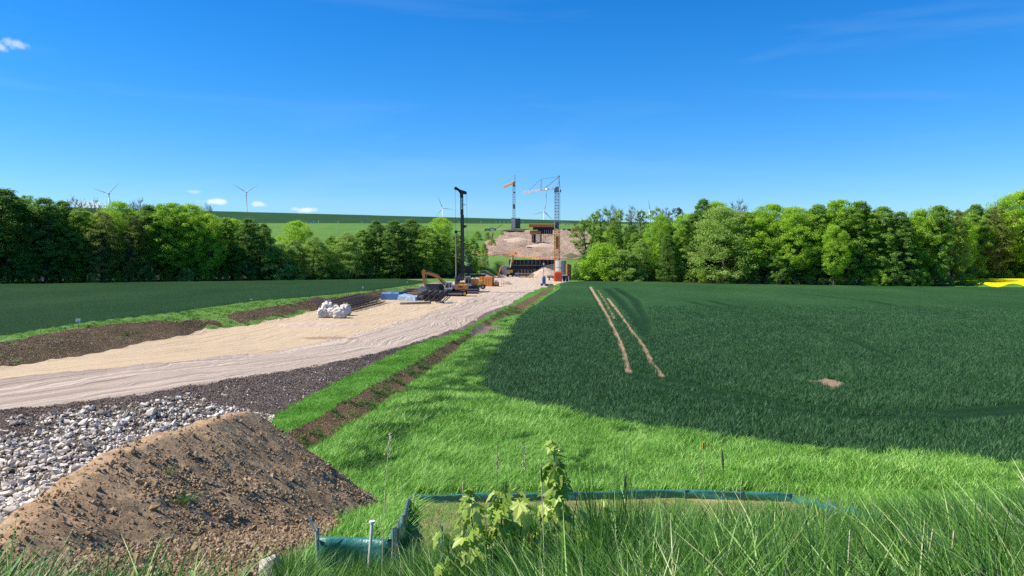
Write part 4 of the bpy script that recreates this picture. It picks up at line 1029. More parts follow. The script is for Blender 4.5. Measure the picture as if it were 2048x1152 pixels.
rows(PR, yr_, [9, 20], 34, 'tree in the shaded rows behind the front of the right belt', 'trees behind the front row of the right belt', ['mid', 'bright', 'mid', 'bright', 'willow', 'dark'], 1190, 2440, [12, 6])
# understorey along the field edge
def under(x0, x1, step, yl, label, group):
    px = x0
    while px < x1:
        y = yl(px) - 1 + random.uniform(0, 3.5); x = (px - 1024) / 1500 * y
        tree('shrub', x, y, random.uniform(2.2, 5.5), label, group, wide=random.uniform(.7, 1.1)); px += step * random.uniform(.7, 1.3)
under(-60, 930, 23, yl_, 'low bush in the shade along the foot of the left tree belt', 'bushes along the foot of the left belt')
under(1190, 2100, 23, yr_, 'low bush in the shade along the foot of the right tree belt', 'bushes along the foot of the right belt')
for px, py, h, key, lb in [(948, 545, 3.4, 2, 'bright green bush right behind the drill rig engine'), (935, 522, 4.5, 3, 'dark bush on the slope right of the drill mast'), (962, 508, 3.6, 1, 'bush on the grassy slope left of the zigzag dirt path'), (985, 492, 3.5, 1, 'bush on the upper slope beside the orange slope net'), (975, 478, 4, 0, 'bush higher up left of the soil hillside'), (955, 480, 5, 1, 'leafy bush on the hill left of the soil hillside'), (1004, 470, 2.5, 2, 'small bush at the upper left corner of the soil hillside'), (1168, 545, 3.6, 1, 'bush right of the rusty pipe casings'), (1150, 532, 2, 2, 'small bush on the slope behind the rusty pipe casings'), (958, 552, 2, 2, 'small bright bush left of the dirt path'), (925, 498, 6, 1, 'tall bush behind the top half of the slim drill tube')]:
    x, y, z = hit(px, py); H0, tm_, cm_ = TK['shrub'][key]; tree('shrub', x, y, h, lb, None, .8, z, var=key)

# ================================================================== things
P_ORANGE = plain('machine_orange', (.62, .23, .035), .5, dirt=(.5, (.3, .2, .12)))
P_YELLOW = plain('machine_yellow', (.72, .42, .04), .5, dirt=(.4, (.3, .2, .12)))
P_WHITE = plain('white_paint', (.78, .77, .74), .45, dirt=(.3, (.5, .42, .33)))
P_BLACK = plain('black_steel', (.018, .018, .02), .55)
P_DARK = plain('dark_steel', (.05, .05, .055), .6, dirt=(.3, (.14, .1, .075)))
P_GREY = plain('grey_steel', (.28, .29, .30), .55, dirt=(.3, (.2, .15, .11)))
P_RUBBER = plain('rubber', (.025, .024, .024), .9, dirt=(.4, (.16, .12, .09)))
P_GLASS = plain('dark_glass', (.02, .03, .035), .08, spec=.8)
P_RUST = plain('rust', (.36, .15, .055), .85, var=.4, dirt=(.6, (.2, .09, .05)))
P_CONC = plain('concrete', (.46, .43, .39), .9, var=.15, scale=1.2)
P_RED = plain('container_red', (.85, .13, .025), .55, dirt=(.15, (.3, .12, .07)))
P_ORNG = plain('formwork_orange', (.50, .14, .05), .7, dirt=(.4, (.3, .16, .1)))
P_BLUE = plain('tarp_blue', (.04, .10, .24), .5, var=.3, scale=1.5, bump=.1)
P_PALE = plain('tarp_pale', (.34, .42, .48), .45, var=.25, scale=1.5, bump=.1)
P_BAG = plain('white_sack', (.62, .58, .52), .8, var=.2, scale=2.5, dirt=(.5, (.5, .36, .27)), bump=.15)
P_WOOD = plain('weathered_wood', (.36, .28, .19), .85, var=.3)
P_WOODD = plain('dark_wood', (.10, .075, .055), .9, var=.4)
P_REBAR = plain('rebar', (.07, .06, .058), .7, .2, dirt=(.5, (.18, .1, .06)))
P_SHEET = plain('sheet_pile', (.035, .032, .035), .75, dirt=(.4, (.09, .06, .045)))
P_NET = plain('orange_net', (.72, .22, .08), .7)
P_BLUEP = plain('blue_paint', (.09, .16, .42), .5)
P_CRED = plain('crane_red_white', (.62, .45, .40), .6)
P_CRANE = plain('crane_grey_blue', (.32, .36, .42), .5)
P_CRAO = plain('crane_orange', (.68, .30, .06), .5, dirt=(.3, (.4, .2, .1)))
P_BAR = plain('barrier_green', (.045, .19, .165), .36, var=.3, scale=3, bump=.08, spec=.6)
P_TURB = plain('turbine_white', (.72, .76, .80), .5, var=.03)
P_SIGN = plain('sign_white', (.8, .8, .78), .5)
P_REDM = plain('marker_red', (.75, .06, .03), .6)
P_SOILP = plain('sand_heap_mat', (.46, .35, .26), .95, var=.3, scale=1.0, bump=.3)
P_SOILR = plain('red_soil_mat', (.30, .2, .14), .95, var=.3, scale=.8, bump=.3)

class MB:
    def __init__(s): s.V = []; s.F = []
    def add(s, V, F_):
        b = len(s.V); s.V += [tuple(v) for v in V]; s.F += [[q + b for q in f] for f in F_]; return s
    def box(s, c, d, rz=0, ry=0, rx=0, ch=0.0):
        M = Matrix.Translation(c) @ Matrix.Rotation(rz, 4, 'Z') @ Matrix.Rotation(ry, 4, 'Y') @ Matrix.Rotation(rx, 4, 'X')
        x, y, z = d[0] / 2, d[1] / 2, d[2] / 2
        if ch:
            k = ch; pr = [(-x + k, -z), (x - k, -z), (x, -z + k), (x, z - k), (x - k, z), (-x + k, z), (-x, z - k), (-x, -z + k)]
            V = [M @ Vector((a, yy, b)) for yy in (-y, y) for a, b in pr]
            F_ = [list(range(8)), list(range(15, 7, -1))] + [[(i + 1) % 8, i, 8 + i, 8 + (i + 1) % 8] for i in range(8)]
            return s.add(V, F_)
        V = [M @ Vector((a, b, c_)) for a in (-x, x) for b in (-y, y) for c_ in (-z, z)]
        return s.add(V, [[0, 1, 3, 2], [4, 6, 7, 5], [0, 4, 5, 1], [2, 3, 7, 6], [0, 2, 6, 4], [1, 5, 7, 3]])
    def tube(s, a, b, r, n=6, r2=None):
        v, f = tube_path([a, b], [r, r if r2 is None else r2], n)
        return s.add(v, f + [list(range(n))[::-1], list(range(n, 2 * n))])
    def path(s, P, r, n=6):
        v, f = tube_path(P, r if isinstance(r, list) else [r] * len(P), n); return s.add(v, f)
    def prism(s, pts, y0, y1):
        n = len(pts); V = [(a, y0, b) for a, b in pts] + [(a, y1, b) for a, b in pts]
        return s.add(V, [list(range(n)), list(range(2 * n - 1, n - 1, -1))] + [[(i + 1) % n, i, n + i, n + (i + 1) % n] for i in range(n)])
    def disc(s, c, r, w_, n=14, axis='Y'):
        d = Vector((0, w_ / 2, 0)) if axis == 'Y' else Vector((0, 0, w_ / 2)) if axis == 'Z' else Vector((w_ / 2, 0, 0))
        return s.tube(Vector(c) - d, Vector(c) + d, r, n)
    def mesh(s, name, mat, smooth=False):
        me = bpy.data.meshes.new(name); me.from_pydata(s.V, [], s.F); me.materials.append(mat)
        bm = bmesh.new(); bm.from_mesh(me); bmesh.ops.recalc_face_normals(bm, faces=bm.faces); bm.to_mesh(me); bm.free()
        for p in me.polygons: p.use_smooth = smooth
        return me
    def build(s, name, mat, parent=None, smooth=False): return link(name, s.mesh(name, mat, smooth), None, parent)
def beam(mb, a, b, w_, h_=None): # square bar
    mb.tube(a, b, w_ * .7, 4); return mb
def copy_tree(o, parent=None, label=None, **kw):
    c = o.copy(); COL.objects.link(c)
    if parent is not None: c.parent = parent
    if label: c['label'] = label
    for ch in list(o.children): copy_tree(ch, c)
    return c
def place(px, py): return hit(px, py)

# ---------------------------------------------------------------- excavator
def excavator():
    x, y, z = at(912, 592, 163)[0], 163, .62
    t = thing('excavator', 'orange tracked excavator with white cab and folded boom beside the haul road', 'excavator', (x, y, z), 0)
    for sy in (-1, 1):
        pr = []
        for i in range(9): a = math.pi / 2 + math.pi * i / 8; pr.append((-2.15 + .45 * math.cos(a), .45 + .45 * math.sin(a)))
        for i in range(9): a = -math.pi / 2 + math.pi * i / 8; pr.append((2.0 + .45 * math.cos(a), .45 + .45 * math.sin(a)))
        tr = MB().prism(pr, sy * 1.3 - .3, sy * 1.3 + .3).build('track', P_RUBBER, t)
        MB().box((-.1, sy * 1.3 - .33 * 1, .45), (3.2, .06, .36)).build('track_frame', P_GREY, tr)
        MB().disc((2.0, sy * 1.3 - .33, .45), .30, .08).build('sprocket', P_YELLOW, tr)
        MB().disc((-2.15, sy * 1.3 - .33, .45), .28, .08).build('idler', P_DARK, tr)
        for k in range(5): MB().disc((-1.4 + k * .65, sy * 1.3 - .33, .2), .13, .1, 8).build('roller', P_DARK, tr)
    MB().box((0, 0, .75), (2.4, 2, .5)).disc((0, 0, 1.05), .75, .2, 16, 'Z').build('undercarriage', P_DARK, t)
    MB().box((.9, 0, 1.28), (3.4, 2.7, .22)).box((-.9, 0, 1.28), (1.6, 2.7, .22)).build('deck', P_DARK, t)
    MB().box((1.15, 0, 1.86), (2.7, 2.72, .92), ch=.12).build('engine_cover', P_ORANGE, t)
    MB().box((2.42, 0, 1.8), (.42, 2.6, 1.05), ch=.14).build('counterweight', P_ORANGE, t)
    for k in range(3): MB().box((.75 + k * .32, -1.37, 1.95), (.24, .03, .4)).build('vent', P_DARK, t)
    MB().box((.2, .6, 2.36), (.9, .8, .12)).tube((1.6, .5, 2.3), (1.6, .5, 2.75), .07).build('exhaust', P_DARK, t)
    cab = MB()
    pr = [(-2.35, 1.35), (-2.25, 2.3), (-2.0, 2.95), (-.75, 2.95), (-.7, 1.35)]
    cb = cab.prism(pr, -1.35, -.25).build('cab', P_WHITE, t)
    MB().prism([(-2.18, 1.75), (-2.1, 2.3), (-1.92, 2.75), (-1.45, 2.75), (-1.45, 1.75)], -1.37, -1.345).build('window', P_GLASS, cb)
    MB().prism([(-1.3, 1.85), (-1.3, 2.75), (-.9, 2.75), (-.85, 1.85)], -1.37, -1.345).build('window', P_GLASS, cb)
    MB().box((-2.25, -.8, 2.2), (.05, .9, .9), ry=-.12).build('window', P_GLASS, cb)
    MB().box((-1.35, -.8, 2.98), (1.4, 1.15, .07)).build('roof', P_WHITE, cb)
    rl = MB()
    for a, b in (((.2, -1.3, 2.3), (.2, -1.3, 2.75)), ((2.3, -1.3, 2.3), (2.3, -1.3, 2.7)), ((.2, -1.3, 2.75), (2.3, -1.3, 2.7))): rl.tube(a, b, .03, 5)
    rl.build('handrail', P_BLACK, t)
    bo = [(-1.45, 1.5), (-1.2, 2.0), (-3.0, 3.55), (-3.7, 4.2), (-4.8, 4.75), (-7.0, 5.2), (-7.2, 4.8), (-4.9, 4.15), (-4.0, 3.6), (-2.6, 2.3)]
    MB().prism(bo, .1, .6).build('boom', P_ORANGE, t)
    MB().tube((-1.9, .05, 1.6), (-3.4, .05, 3.3), .11).build('boom_cylinder', P_BLACK, t)
    MB().tube((-3.7, .35, 4.45), (-6.9, .35, 5.5), .1).build('stick_cylinder', P_DARK, t)
    MB().prism([(-6.7, 5.55), (-7.25, 5.6), (-7.5, 5.1), (-7.3, 4.0), (-6.85, 1.75), (-6.55, 1.75), (-6.75, 4.2), (-6.6, 5.2)], .12, .58).build('stick', P_ORANGE, t)
    MB().tube((-6.5, .35, 4.8), (-6.35, .35, 3.0), .07).build('bucket_cylinder', P_GREY, t)
    MB().prism([(-6.6, 1.9), (-7.4, 2.1), (-8.1, 1.6), (-8.25, .9), (-7.7, .35), (-7.3, .9), (-6.8, 1.2)], -.35, 1.0).build('bucket', P_GREY, t)
    MB().disc((-3.05, -1.0, 1.75), .62, .35, 18).disc((-3.05, -1.2, 1.75), .3, .1, 12).build('hose_reel', P_BLACK, t)
    return t
excavator()

# ---------------------------------------------------------------- drilling rig
def drill_rig():
    Y = 178; mpp = Y / 1500.
    x0, _, _ = at(925, 580, Y); z0 = .55
    t = thing('drilling_rig', 'tall black drilling rig mast on an orange tracked base', 'drilling rig', (x0, Y, z0), 0)
    X = lambda px: (px - 925) * mpp
    Z = lambda py: at(925, py, Y)[2] - z0
    # mast: box section with open lattice upper part
    m = MB(); w_ = .36
    m.box((0, 0, (Z(560) + Z(430)) / 2), (.78, .7, Z(430) - Z(560))).build('mast_lower', P_BLACK, t)
    m = MB(); za, zb = Z(430), Z(388)
    for sx in (-1, 1):
        for sy in (-1, 1): m.box((sx * .26 - .1, sy * .26, (za + zb) / 2), (.16, .16, zb - za))
    n = 7
    for i in range(n):
        a = za + (zb - za) * i / n; b = za + (zb - za) * (i + 1) / n
        m.tube((-.36, -.3, a), (.16, -.3, b), .07, 4); m.tube((-.36, .3, b), (.16, .3, a), .07, 4)
        m.box((-.1, 0, a), (.62, .6, .12))
    m.build('mast_upper', P_BLACK, t)
    MB().box((.02, 0, Z(470)), (.5, .9, 12)).build('mast_rail', P_DARK, t)
    # head beam with two sheaves
    hb = MB()
    hb.prism([(X(909.5), Z(379)), (X(909.8), Z(374.5)), (X(913), Z(373.5)), (X(921), Z(379)), (X(933), Z(383)), (X(934.5), Z(386)), (X(932), Z(389)), (X(927), Z(388)), (X(926.5), Z(396)), (X(921), Z(396)), (X(920.5), Z(387)), (X(916), Z(381))], -.35, .35)
    hd = hb.build('mast_head', P_BLACK, t)
    MB().disc((X(912), -.4, Z(377)), .32, .12).build('sheave', P_BLACK, hd); MB().disc((X(932), -.4, Z(386)), .32, .12).build('sheave', P_BLACK, hd)
    MB().tube((X(911), 0, Z(379)), (X(912), 0, Z(463)), .035, 4).build('cable', P_DARK, t)
    MB().tube((X(934), 0, Z(388)), (X(935), 0, Z(505)), .035, 4).build('cable', P_DARK, t)
    # slim drill tube hanging at the left
    k = MB().tube((X(912.5), 0, Z(468)), (X(912.5), 0, Z(553)), .17, 8).tube((X(911.2), .2, Z(480)), (X(911.2), .2, Z(553)), .06, 6).build('drill_tube', plain('tube_grey', (.2, .18, .16), .7), t)
    MB().box((X(912.5), 0, Z(464)), (.6, .5, .7)).box((X(918), 0, Z(463)), (1.1, .2, .15)).build('tube_clamp', P_BLACK, t)
    MB().box((X(930), 0, Z(451)), (1.1, .9, .1)).prism([(X(926), Z(450)), (X(934), Z(452)), (X(932), Z(455)), (X(926), Z(457))], -.4, .4).build('platform', P_BLACK, t)
    MB().box((X(928), 0, Z(409.5)), (.9, .3, .12)).build('bracket', P_BLACK, t)
    MB().tube((X(928), -.2, Z(499)), (X(939), -.2, Z(534)), .12, 6).tube((X(928), .6, Z(499)), (X(939), .6, Z(534)), .12, 6).build('back_stay', P_GREY, t)
    MB().prism([(X(926), Z(528)), (X(934), Z(533)), (X(944), Z(532)), (X(945), Z(535)), (X(938), Z(538)), (X(930), Z(537)), (X(926), Z(535))], -.5, .5).build('stay_frame', P_BLACK, t)
    lg = MB()
    for a, b in (((936, 536), (935, 556)), ((941, 534), (943, 556)), ((944, 534), (947.5, 556)), ((928, 536), (924, 548)), ((926, 545), (913, 556)), ((931, 538), (940, 552)), ((944, 540), (934, 554))): lg.tube((X(a[0]), -.1, Z(a[1])), (X(b[0]), -.1, Z(b[1])), .12, 5)
    lg.build('support_legs', P_BLACK, t)
    hz = MB(); r = random.Random(3)
    for i in range(9):
        a = Vector((X(924) + r.uniform(-.6, 1.6), r.uniform(-.6, .2), Z(535) + r.uniform(-1, .5))); b = Vector((X(934) + r.uniform(-2.2, 1.0), r.uniform(-.9, .2), Z(560)))
        hz.path([a, a.lerp(b, .4) + Vector((r.uniform(-.5, .7), -.2, -.5)), a.lerp(b, .75) + Vector((r.uniform(-.6, .5), -.2, -.3)), b], .05, 5)
    hz.build('hoses', P_BLACK, t)
    # rotary head low on the mast
    MB().box((X(921), -.2, Z(557)), (1.6, 1.2, 1.0), ch=.15).tube((X(913), 0, Z(553)), (X(913), 0, Z(571)), .42, 10).build('rotary_drive', P_DARK, t)
    MB().box((X(915.5), -.3, Z(566)), (1.1, 1.0, 1.6), ch=.1).build('valve_block', plain('slate_blue', (.06, .08, .13), .5), t)
    # carrier
    for sy in (-1, 1):
        tr = MB().box((X(935), sy * 1.5, .5), (5.6, .7, .95), ch=.3).build('track', P_RUBBER, t)
        MB().box((X(935), sy * 1.5 - .38, .5), (4.0, .06, .4)).build('track_frame', P_GREY, tr)
    MB().box((X(938), 0, 1.2), (4.6, 2.6, .4)).build('deck', P_DARK, t)
    MB().box((X(925.5), -.6, Z(567)), (1.75, 1.5, .7), ch=.15).build('winch_cover', P_ORANGE, t)
    cb = MB().prism([(X(930.5), Z(571)), (X(930), Z(558)), (X(933), Z(552.5)), (X(942), Z(552)), (X(943.5), Z(571))], -1.6, -.5).build('cab', plain('cab_grey', (.4, .41, .42), .5), t)
    MB().prism([(X(932), Z(566)), (X(932.2), Z(558)), (X(934.5), Z(554)), (X(938), Z(554)), (X(938), Z(566))], -1.63, -1.6).build('window', P_GLASS, cb)
    MB().prism([(X(939), Z(566)), (X(939), Z(554.5)), (X(942), Z(554.5)), (X(942.4), Z(566))], -1.63, -1.6).build('window', P_GLASS, cb)
    MB().box((X(948), .3, Z(563)), (2.2, 2.2, 1.2), ch=.15).build('engine_housing', P_ORANGE, t)
    MB().box((X(958), .6, Z(551)), (3.0, 1.6, .5)).box((X(964), .6, Z(550.5)), (1.6, 1.5, .35)).tube((X(950), .5, Z(553)), (X(950), .5, Z(559)), .1).tube((X(966), .5, Z(553)), (X(966), .5, Z(565)), .1).build('roof_platform', P_BLACK, t)
drill_rig()

# ---------------------------------------------------------------- wheeled drill pump between rig and container
def pump():
    Y = 192; mpp = Y / 1500.; x0 = at(955, 580, Y)[0]; z0 = .5
    t = thing('concrete_pump', 'wheeled machine with brown drum and yellow cover in front of the orange container', 'concrete pump', (x0, Y, z0))
    X = lambda px: (px - 955) * mpp
    Z = lambda py: at(955, py, Y)[2] - z0
    for dx, r_ in ((966, .62), (951, .55)):
        for sy in (-.9, .9):
            wh = MB().disc((X(dx), sy, r_), r_, .35, 16).build('wheel', P_RUBBER, t); MB().disc((X(dx), sy - .18, r_), r_ * .5, .04, 10).build('rim', P_GREY, wh)
    MB().box((X(958), 0, .85), (3.6, 1.2, .25)).build('chassis', P_DARK, t)
    MB().box((X(962.5), 0, Z(566)), (1.5, 1.4, 1.1), ch=.12).build('engine_cover', P_YELLOW, t)
    MB().disc((X(945), -.2, Z(567.5)), .62, 1.3, 14).disc((X(945), -.9, Z(567.5)), .25, .1, 10).build('drum', plain('brown_drum', (.12, .07, .05), .7), t)
    MB().box((X(954), -1.1, Z(575.5)), (1.0, .6, .6), ch=.1).build('tank', P_WHITE, t)
    MB().path([(X(948), -.5, Z(572)), (X(952), -.7, Z(568)), (X(955), -.6, Z(571)), (X(957), -.6, Z(566)), (X(961), -.7, Z(563))], .07).path([(X(942), -.6, Z(562)), (X(947), -.8, Z(561)), (X(952), -.6, Z(564)), (X(955), -.7, Z(562))], .05).build('hose', P_GREY, t)
    MB().box((X(939), -.6, Z(581)), (1.2, .9, .8), ch=.2).build('hopper', P_DARK, t)
pump()
# loose gear round the rigs
def gear(name, label, cat, px, py, y, build):
    x, _, z = at(px, py, y); t = thing(name, label, cat, (x, y, gz(x, y))); build(t); return t
def g1(t):
    for k in range(4): MB().tube((-1.5, .5 * k - .7, .28 + (.5 if k == 3 else 0) - (.0)), (1.6, .5 * k - .8, .28 + (.5 if k == 3 else 0)), .26, 10).build('casing', P_DARK, t)
gear('casing_stack', 'dark drill casings stacked in front of the rig tracks', 'casings', 943, 584, 172, g1)
def g2(t):
    MB().box((0, 0, .55), (1.5, 1.1, 1.0), ch=.12).build('body', P_ORANGE, t); MB().box((0, 0, 1.12), (1.3, .9, .12)).build('lid', P_DARK, t); MB().tube((.5, 0, 1.1), (.5, 0, 1.7), .05).build('exhaust', P_DARK, t)
gear('power_pack', 'small orange power pack between excavator and drum machine', 'power pack', 940, 571, 187, g2)
def g3(t):
    MB().box((0, 0, 1.3), (2.6, 2.2, 1.4), ch=.2).build('engine_cover', P_YELLOW, t); MB().box((-1.9, 0, 1.5), (1.2, 1.4, 1.9), ch=.1).build('cab', P_GREY, t); MB().box((-1.9, -.72, 1.8), (.8, .04, .9)).build('window', P_GLASS, t)
    for s_ in (-1.2, 1.0): MB().disc((s_, -1.0, .65), .65, .45, 14).build('wheel', P_RUBBER, t)
    MB().prism([(-2.4, 1.2), (-2.0, 2.6), (-3.4, 3.9), (-3.7, 3.7), (-2.5, 2.4), (-2.8, 1.2)], -.2, .3).build('boom', P_YELLOW, t)
gear('wheel_loader', 'yellow wheeled machine standing behind the drilling rig', 'wheel loader', 950, 575, 200, g3)
def g4(t):
    r = random.Random(4)
    for k in range(9): MB().box((r.uniform(-2.6, 2.6), r.uniform(-1, 1), .14 + .1 * r.random()), (r.uniform(.6, 1.5), r.uniform(.2, .6), r.uniform(.1, .35)), rz=r.uniform(0, 3)).build('plank', [P_WOOD, P_WHITE, P_DARK][k % 3], t)
gear('debris_pile', 'scatter of planks and pale offcuts on the ground before the drum machine', 'offcuts', 962, 583, 178, g4)
gear('debris_pile', 'scattered planks lying on the sand in front of the right rebar cages', 'offcuts', 892, 607, 140, g4)
def g5(t):
    for k in range(3): MB().box((0, .0, .25 + .5 * k), (1.9 - .2 * k, 1.2, .45), ch=.05).build('crate', [P_DARK, P_BLUEP, P_GREY][k], t)
gear('crate_stack', 'stack of dark and blue crates at the left foot of the drilling rig', 'crates', 905, 575, 184, g5)
gear('crate_stack', 'small crate stack beside the mobile excavator at the wall', 'crates', 1034, 552, 284, g5)
def container(name, label, px, py, y, w_, l, h, mat, rz=0, cat='container', nrib=8):
    x, _, z = at(px, py, y); t = thing(name, label, cat, (x, y, z), rz)
    MB().box((0, 0, h / 2), (w_, l, h)).build('shell', mat, t)
    for sx in (-1, 1):
        for sy in (-1, 1): MB().box((sx * (w_ / 2 - .04), sy * (l / 2 - .02), h / 2), (.14, .14, h + .04)).build('corner_post', mat, t)
    rb = MB()
    for i in range(nrib):
        a = -w_ / 2 + w_ * (i + .5) / nrib; rb.box((a, -l / 2 - .02, h / 2), (w_ / nrib * .45, .06, h * .86))
    n2 = int(l / .35)
    for i in range(n2):
        b = -l / 2 + l * (i + .5) / n2
        for s_ in (-1, 1): rb.box((s_ * (w_ / 2 + .015), b, h / 2), (.05, l / n2 * .45, h * .86))
    rb.build('ribs', mat, t)
    return t, w_, l, h
t, *_ = container('site_container', 'orange steel container standing behind the rigs', 973.5, 573, 208, 3.6, 2.4, 2.7, P_RUST and plain('container_orange', (.62, .22, .045), .55, dirt=(.3, (.3, .14, .08))), 0)
t.rotation_euler.z = R(-14)
MB().box((-.6, -1.25, 1.3), (1.1, .05, 2.2)).build('door', P_ORANGE, t)
x, _, z = at(981, 575.5, 206); pl = thing('pipe_stack', 'pale pipes lying in front of the orange container', 'pipes', (x, 205.6, z))
for k in range(3): MB().tube((-1.6, k * -.25, .14), (1.6, k * -.25 - .1, .14), .13, 8).build('pipe', plain('pale_pipe', (.5, .45, .38), .7) if k == 0 else bpy.data.materials['pale_pipe'], pl)
# orange compressor with white cover
x, _, z = at(993, 574, 207)
t = thing('compressor', 'small orange compressor with white and blue cover right of the orange container', 'compressor', (x, 207, z))
MB().box((-.1, 0, .8), (1.0, .9, 1.1), ch=.12).build('body', P_ORANGE, t); MB().box((0, 0, 1.7), (.9, .8, .6), ch=.2).build('cover', P_WHITE, t)
MB().box((-.1, -.2, 1.42), (.8, .6, .16)).build('band', P_BLUEP, t)
for s_ in (-1, 1): MB().disc((s_ * .35 + .1, -.5, .3), .3, .2, 12).build('wheel', P_RUBBER, t)
MB().box((.55, 0, .75), (.25, .8, 1.2), ch=.05).build('radiator', P_DARK, t)
# posts and little soil heaps on the yard
for i, px in enumerate((1003, 1007.5)):
    x, y, z = hit(px, 573); o = link('barrier_post', MB().tube((0, 0, 0), (0, 0, 2.2), .05).mesh('barrier_post', P_WOOD)); o.location = (x, y, z)
    tag(o, ['thin wooden post left of the small soil pile', 'thin wooden post touching the small soil pile'][i], 'post')
def moundm(name, label, px, py, rx, ry, h, mat, seed, cat='soil pile', y=None, n=22, amp=.25):
    if y is None: x, y, z = hit(px, py)
    else: x, _, z = at(px, py, y); z = gz(x, y)
    a = np.linspace(-1.15, 1.15, n); A, B = np.meshgrid(a, a); A, B = A.ravel(), B.ravel()
    rr_ = np.sqrt(A * A + B * B) * (1 + .5 * fbm(A * 1.7, B * 1.7, seed, 3)); hz = h * np.clip(1 - rr_, -.25, 1) + amp * h * fbm(A * 3.5, B * 3.5, seed + 3, 4) * np.clip(1.1 - rr_, 0, 1)
    q = (np.arange(n - 1)[:, None] * n + np.arange(n - 1)[None, :]).ravel()
    hz = hz + base_h(x + A * rx, y + B * ry) - float(base_h(np.array([x]), np.array([y]))[0])
    o = link(name, npmesh(name, np.stack([A * rx, B * ry, hz - .02], 1), np.stack([q, q + 1, q + 1 + n, q + n], 1), True, mat)); o.location = (x, y, z)
    return tag(o, label, cat)
moundm('soil_pile', 'small brown soil pile beside two thin posts on the yard', 1014, 569, 1.9, 1.6, 1.0, P_SOILR, 3)
moundm('soil_pile', 'low pale sand patch heaped in the middle of the yard', 1050, 564, 3.4, 2.2, .3, P_SOILP, 5)
moundm('sand_pile', 'large pale sand pile in front of the sheet pile wall', 1090, 553, 7.5, 6, 3.9, P_SOILP, 7, 'sand pile', 285, 34)
moundm('soil_pile', 'reddish soil heap at the foot of the dirt path left of the yard', 975, 553, 3.6, 3, 1.7, P_SOILR, 9)
moundm('soil_pile', 'pale soil heap behind the excavator boom', 872, 575, 5.5, 5, 1.5, P_SOILR, 12)
moundm('soil_pile', 'low spread of reddish sand in front of the white sacks', 640, 650, 6, 2.6, .5, P_SOILP, 15)
moundm('soil_pile', 'flat patch of reddish soil on the pale sand pad', 660, 676, 3.2, 1.6, .16, P_SOILR, 18)

moundm('soil_pile', 'pinkish spoil bank bulging out of the soil hillside left of the middle pier', 1035, 484, 12, 6, 2.6, P_SOILP, 51)
moundm('soil_pile', 'reddish spoil heap at the lower left corner of the soil hillside', 985, 503, 9, 5, 2.0, P_SOILR, 53)
moundm('soil_pile', 'dark greenish spoil heap at the lower right of the soil hillside', 1142, 514, 5, 3.5, 1.8, plain('weedy_soil', (.10, .11, .05), .95, var=.4), 55)
moundm('soil_pile', 'pale ledge of soil under the middle pier', 1085, 491, 7, 3, 1.3, P_SOILP, 57)
# ---------------------------------------------------------------- mobile excavator at the wall
def yellow_exc():
    Y = 286; mpp = Y / 1500.; x0 = at(1020, 551, Y)[0]; z0 = .35
    t = thing('mobile_excavator', 'yellow wheeled excavator with its boom raised before the sheet pile wall', 'excavator', (x0, Y, z0))
    X = lambda px: (px - 1020) * mpp
    Z = lambda py: at(1020, py, Y)[2] - z0
    for dx in (1015.5, 1025.5):
        for sy in (-1, 1): MB().disc((X(dx), sy * 1.0, .55), .55, .4, 14).build('wheel', P_RUBBER, t)
    MB().box((0, 0, .8), (2.2, 1.4, .4)).build('chassis', P_DARK, t)
    MB().box((X(1019.5), 0, Z(542.5)), (2.3, 2.2, 1.0), ch=.15).build('engine_cover', P_YELLOW, t)
    c = MB().box((X(1017.5), -.4, Z(538)), (1.6, 1.1, 1.3), ch=.12).build('cab', P_DARK, t); MB().box((X(1017.5), -.97, Z(538)), (1.1, .04, .8)).build('window', P_GLASS, c)
    MB().prism([(X(1018), Z(536)), (X(1021), Z(525)), (X(1025), Z(510.5)), (X(1027.5), Z(511)), (X(1024), Z(526)), (X(1021.5), Z(537))], -.1, .35).build('boom', P_YELLOW, t)
    MB().tube((X(1020.5), -.2, Z(535)), (X(1023.5), -.2, Z(514)), .12).build('boom_cylinder', P_WHITE, t)
    MB().prism([(X(1026), Z(511)), (X(1028), Z(512)), (X(1026.8), Z(526)), (X(1025), Z(526))], .4, .8).build('stick', plain('pale_rust', (.42, .22, .12), .7), t)
    MB().prism([(X(1024), Z(525)), (X(1027.5), Z(525)), (X(1027), Z(530)), (X(1024.5), Z(529))], 0, 1.1).build('bucket', P_DARK, t)
yellow_exc()

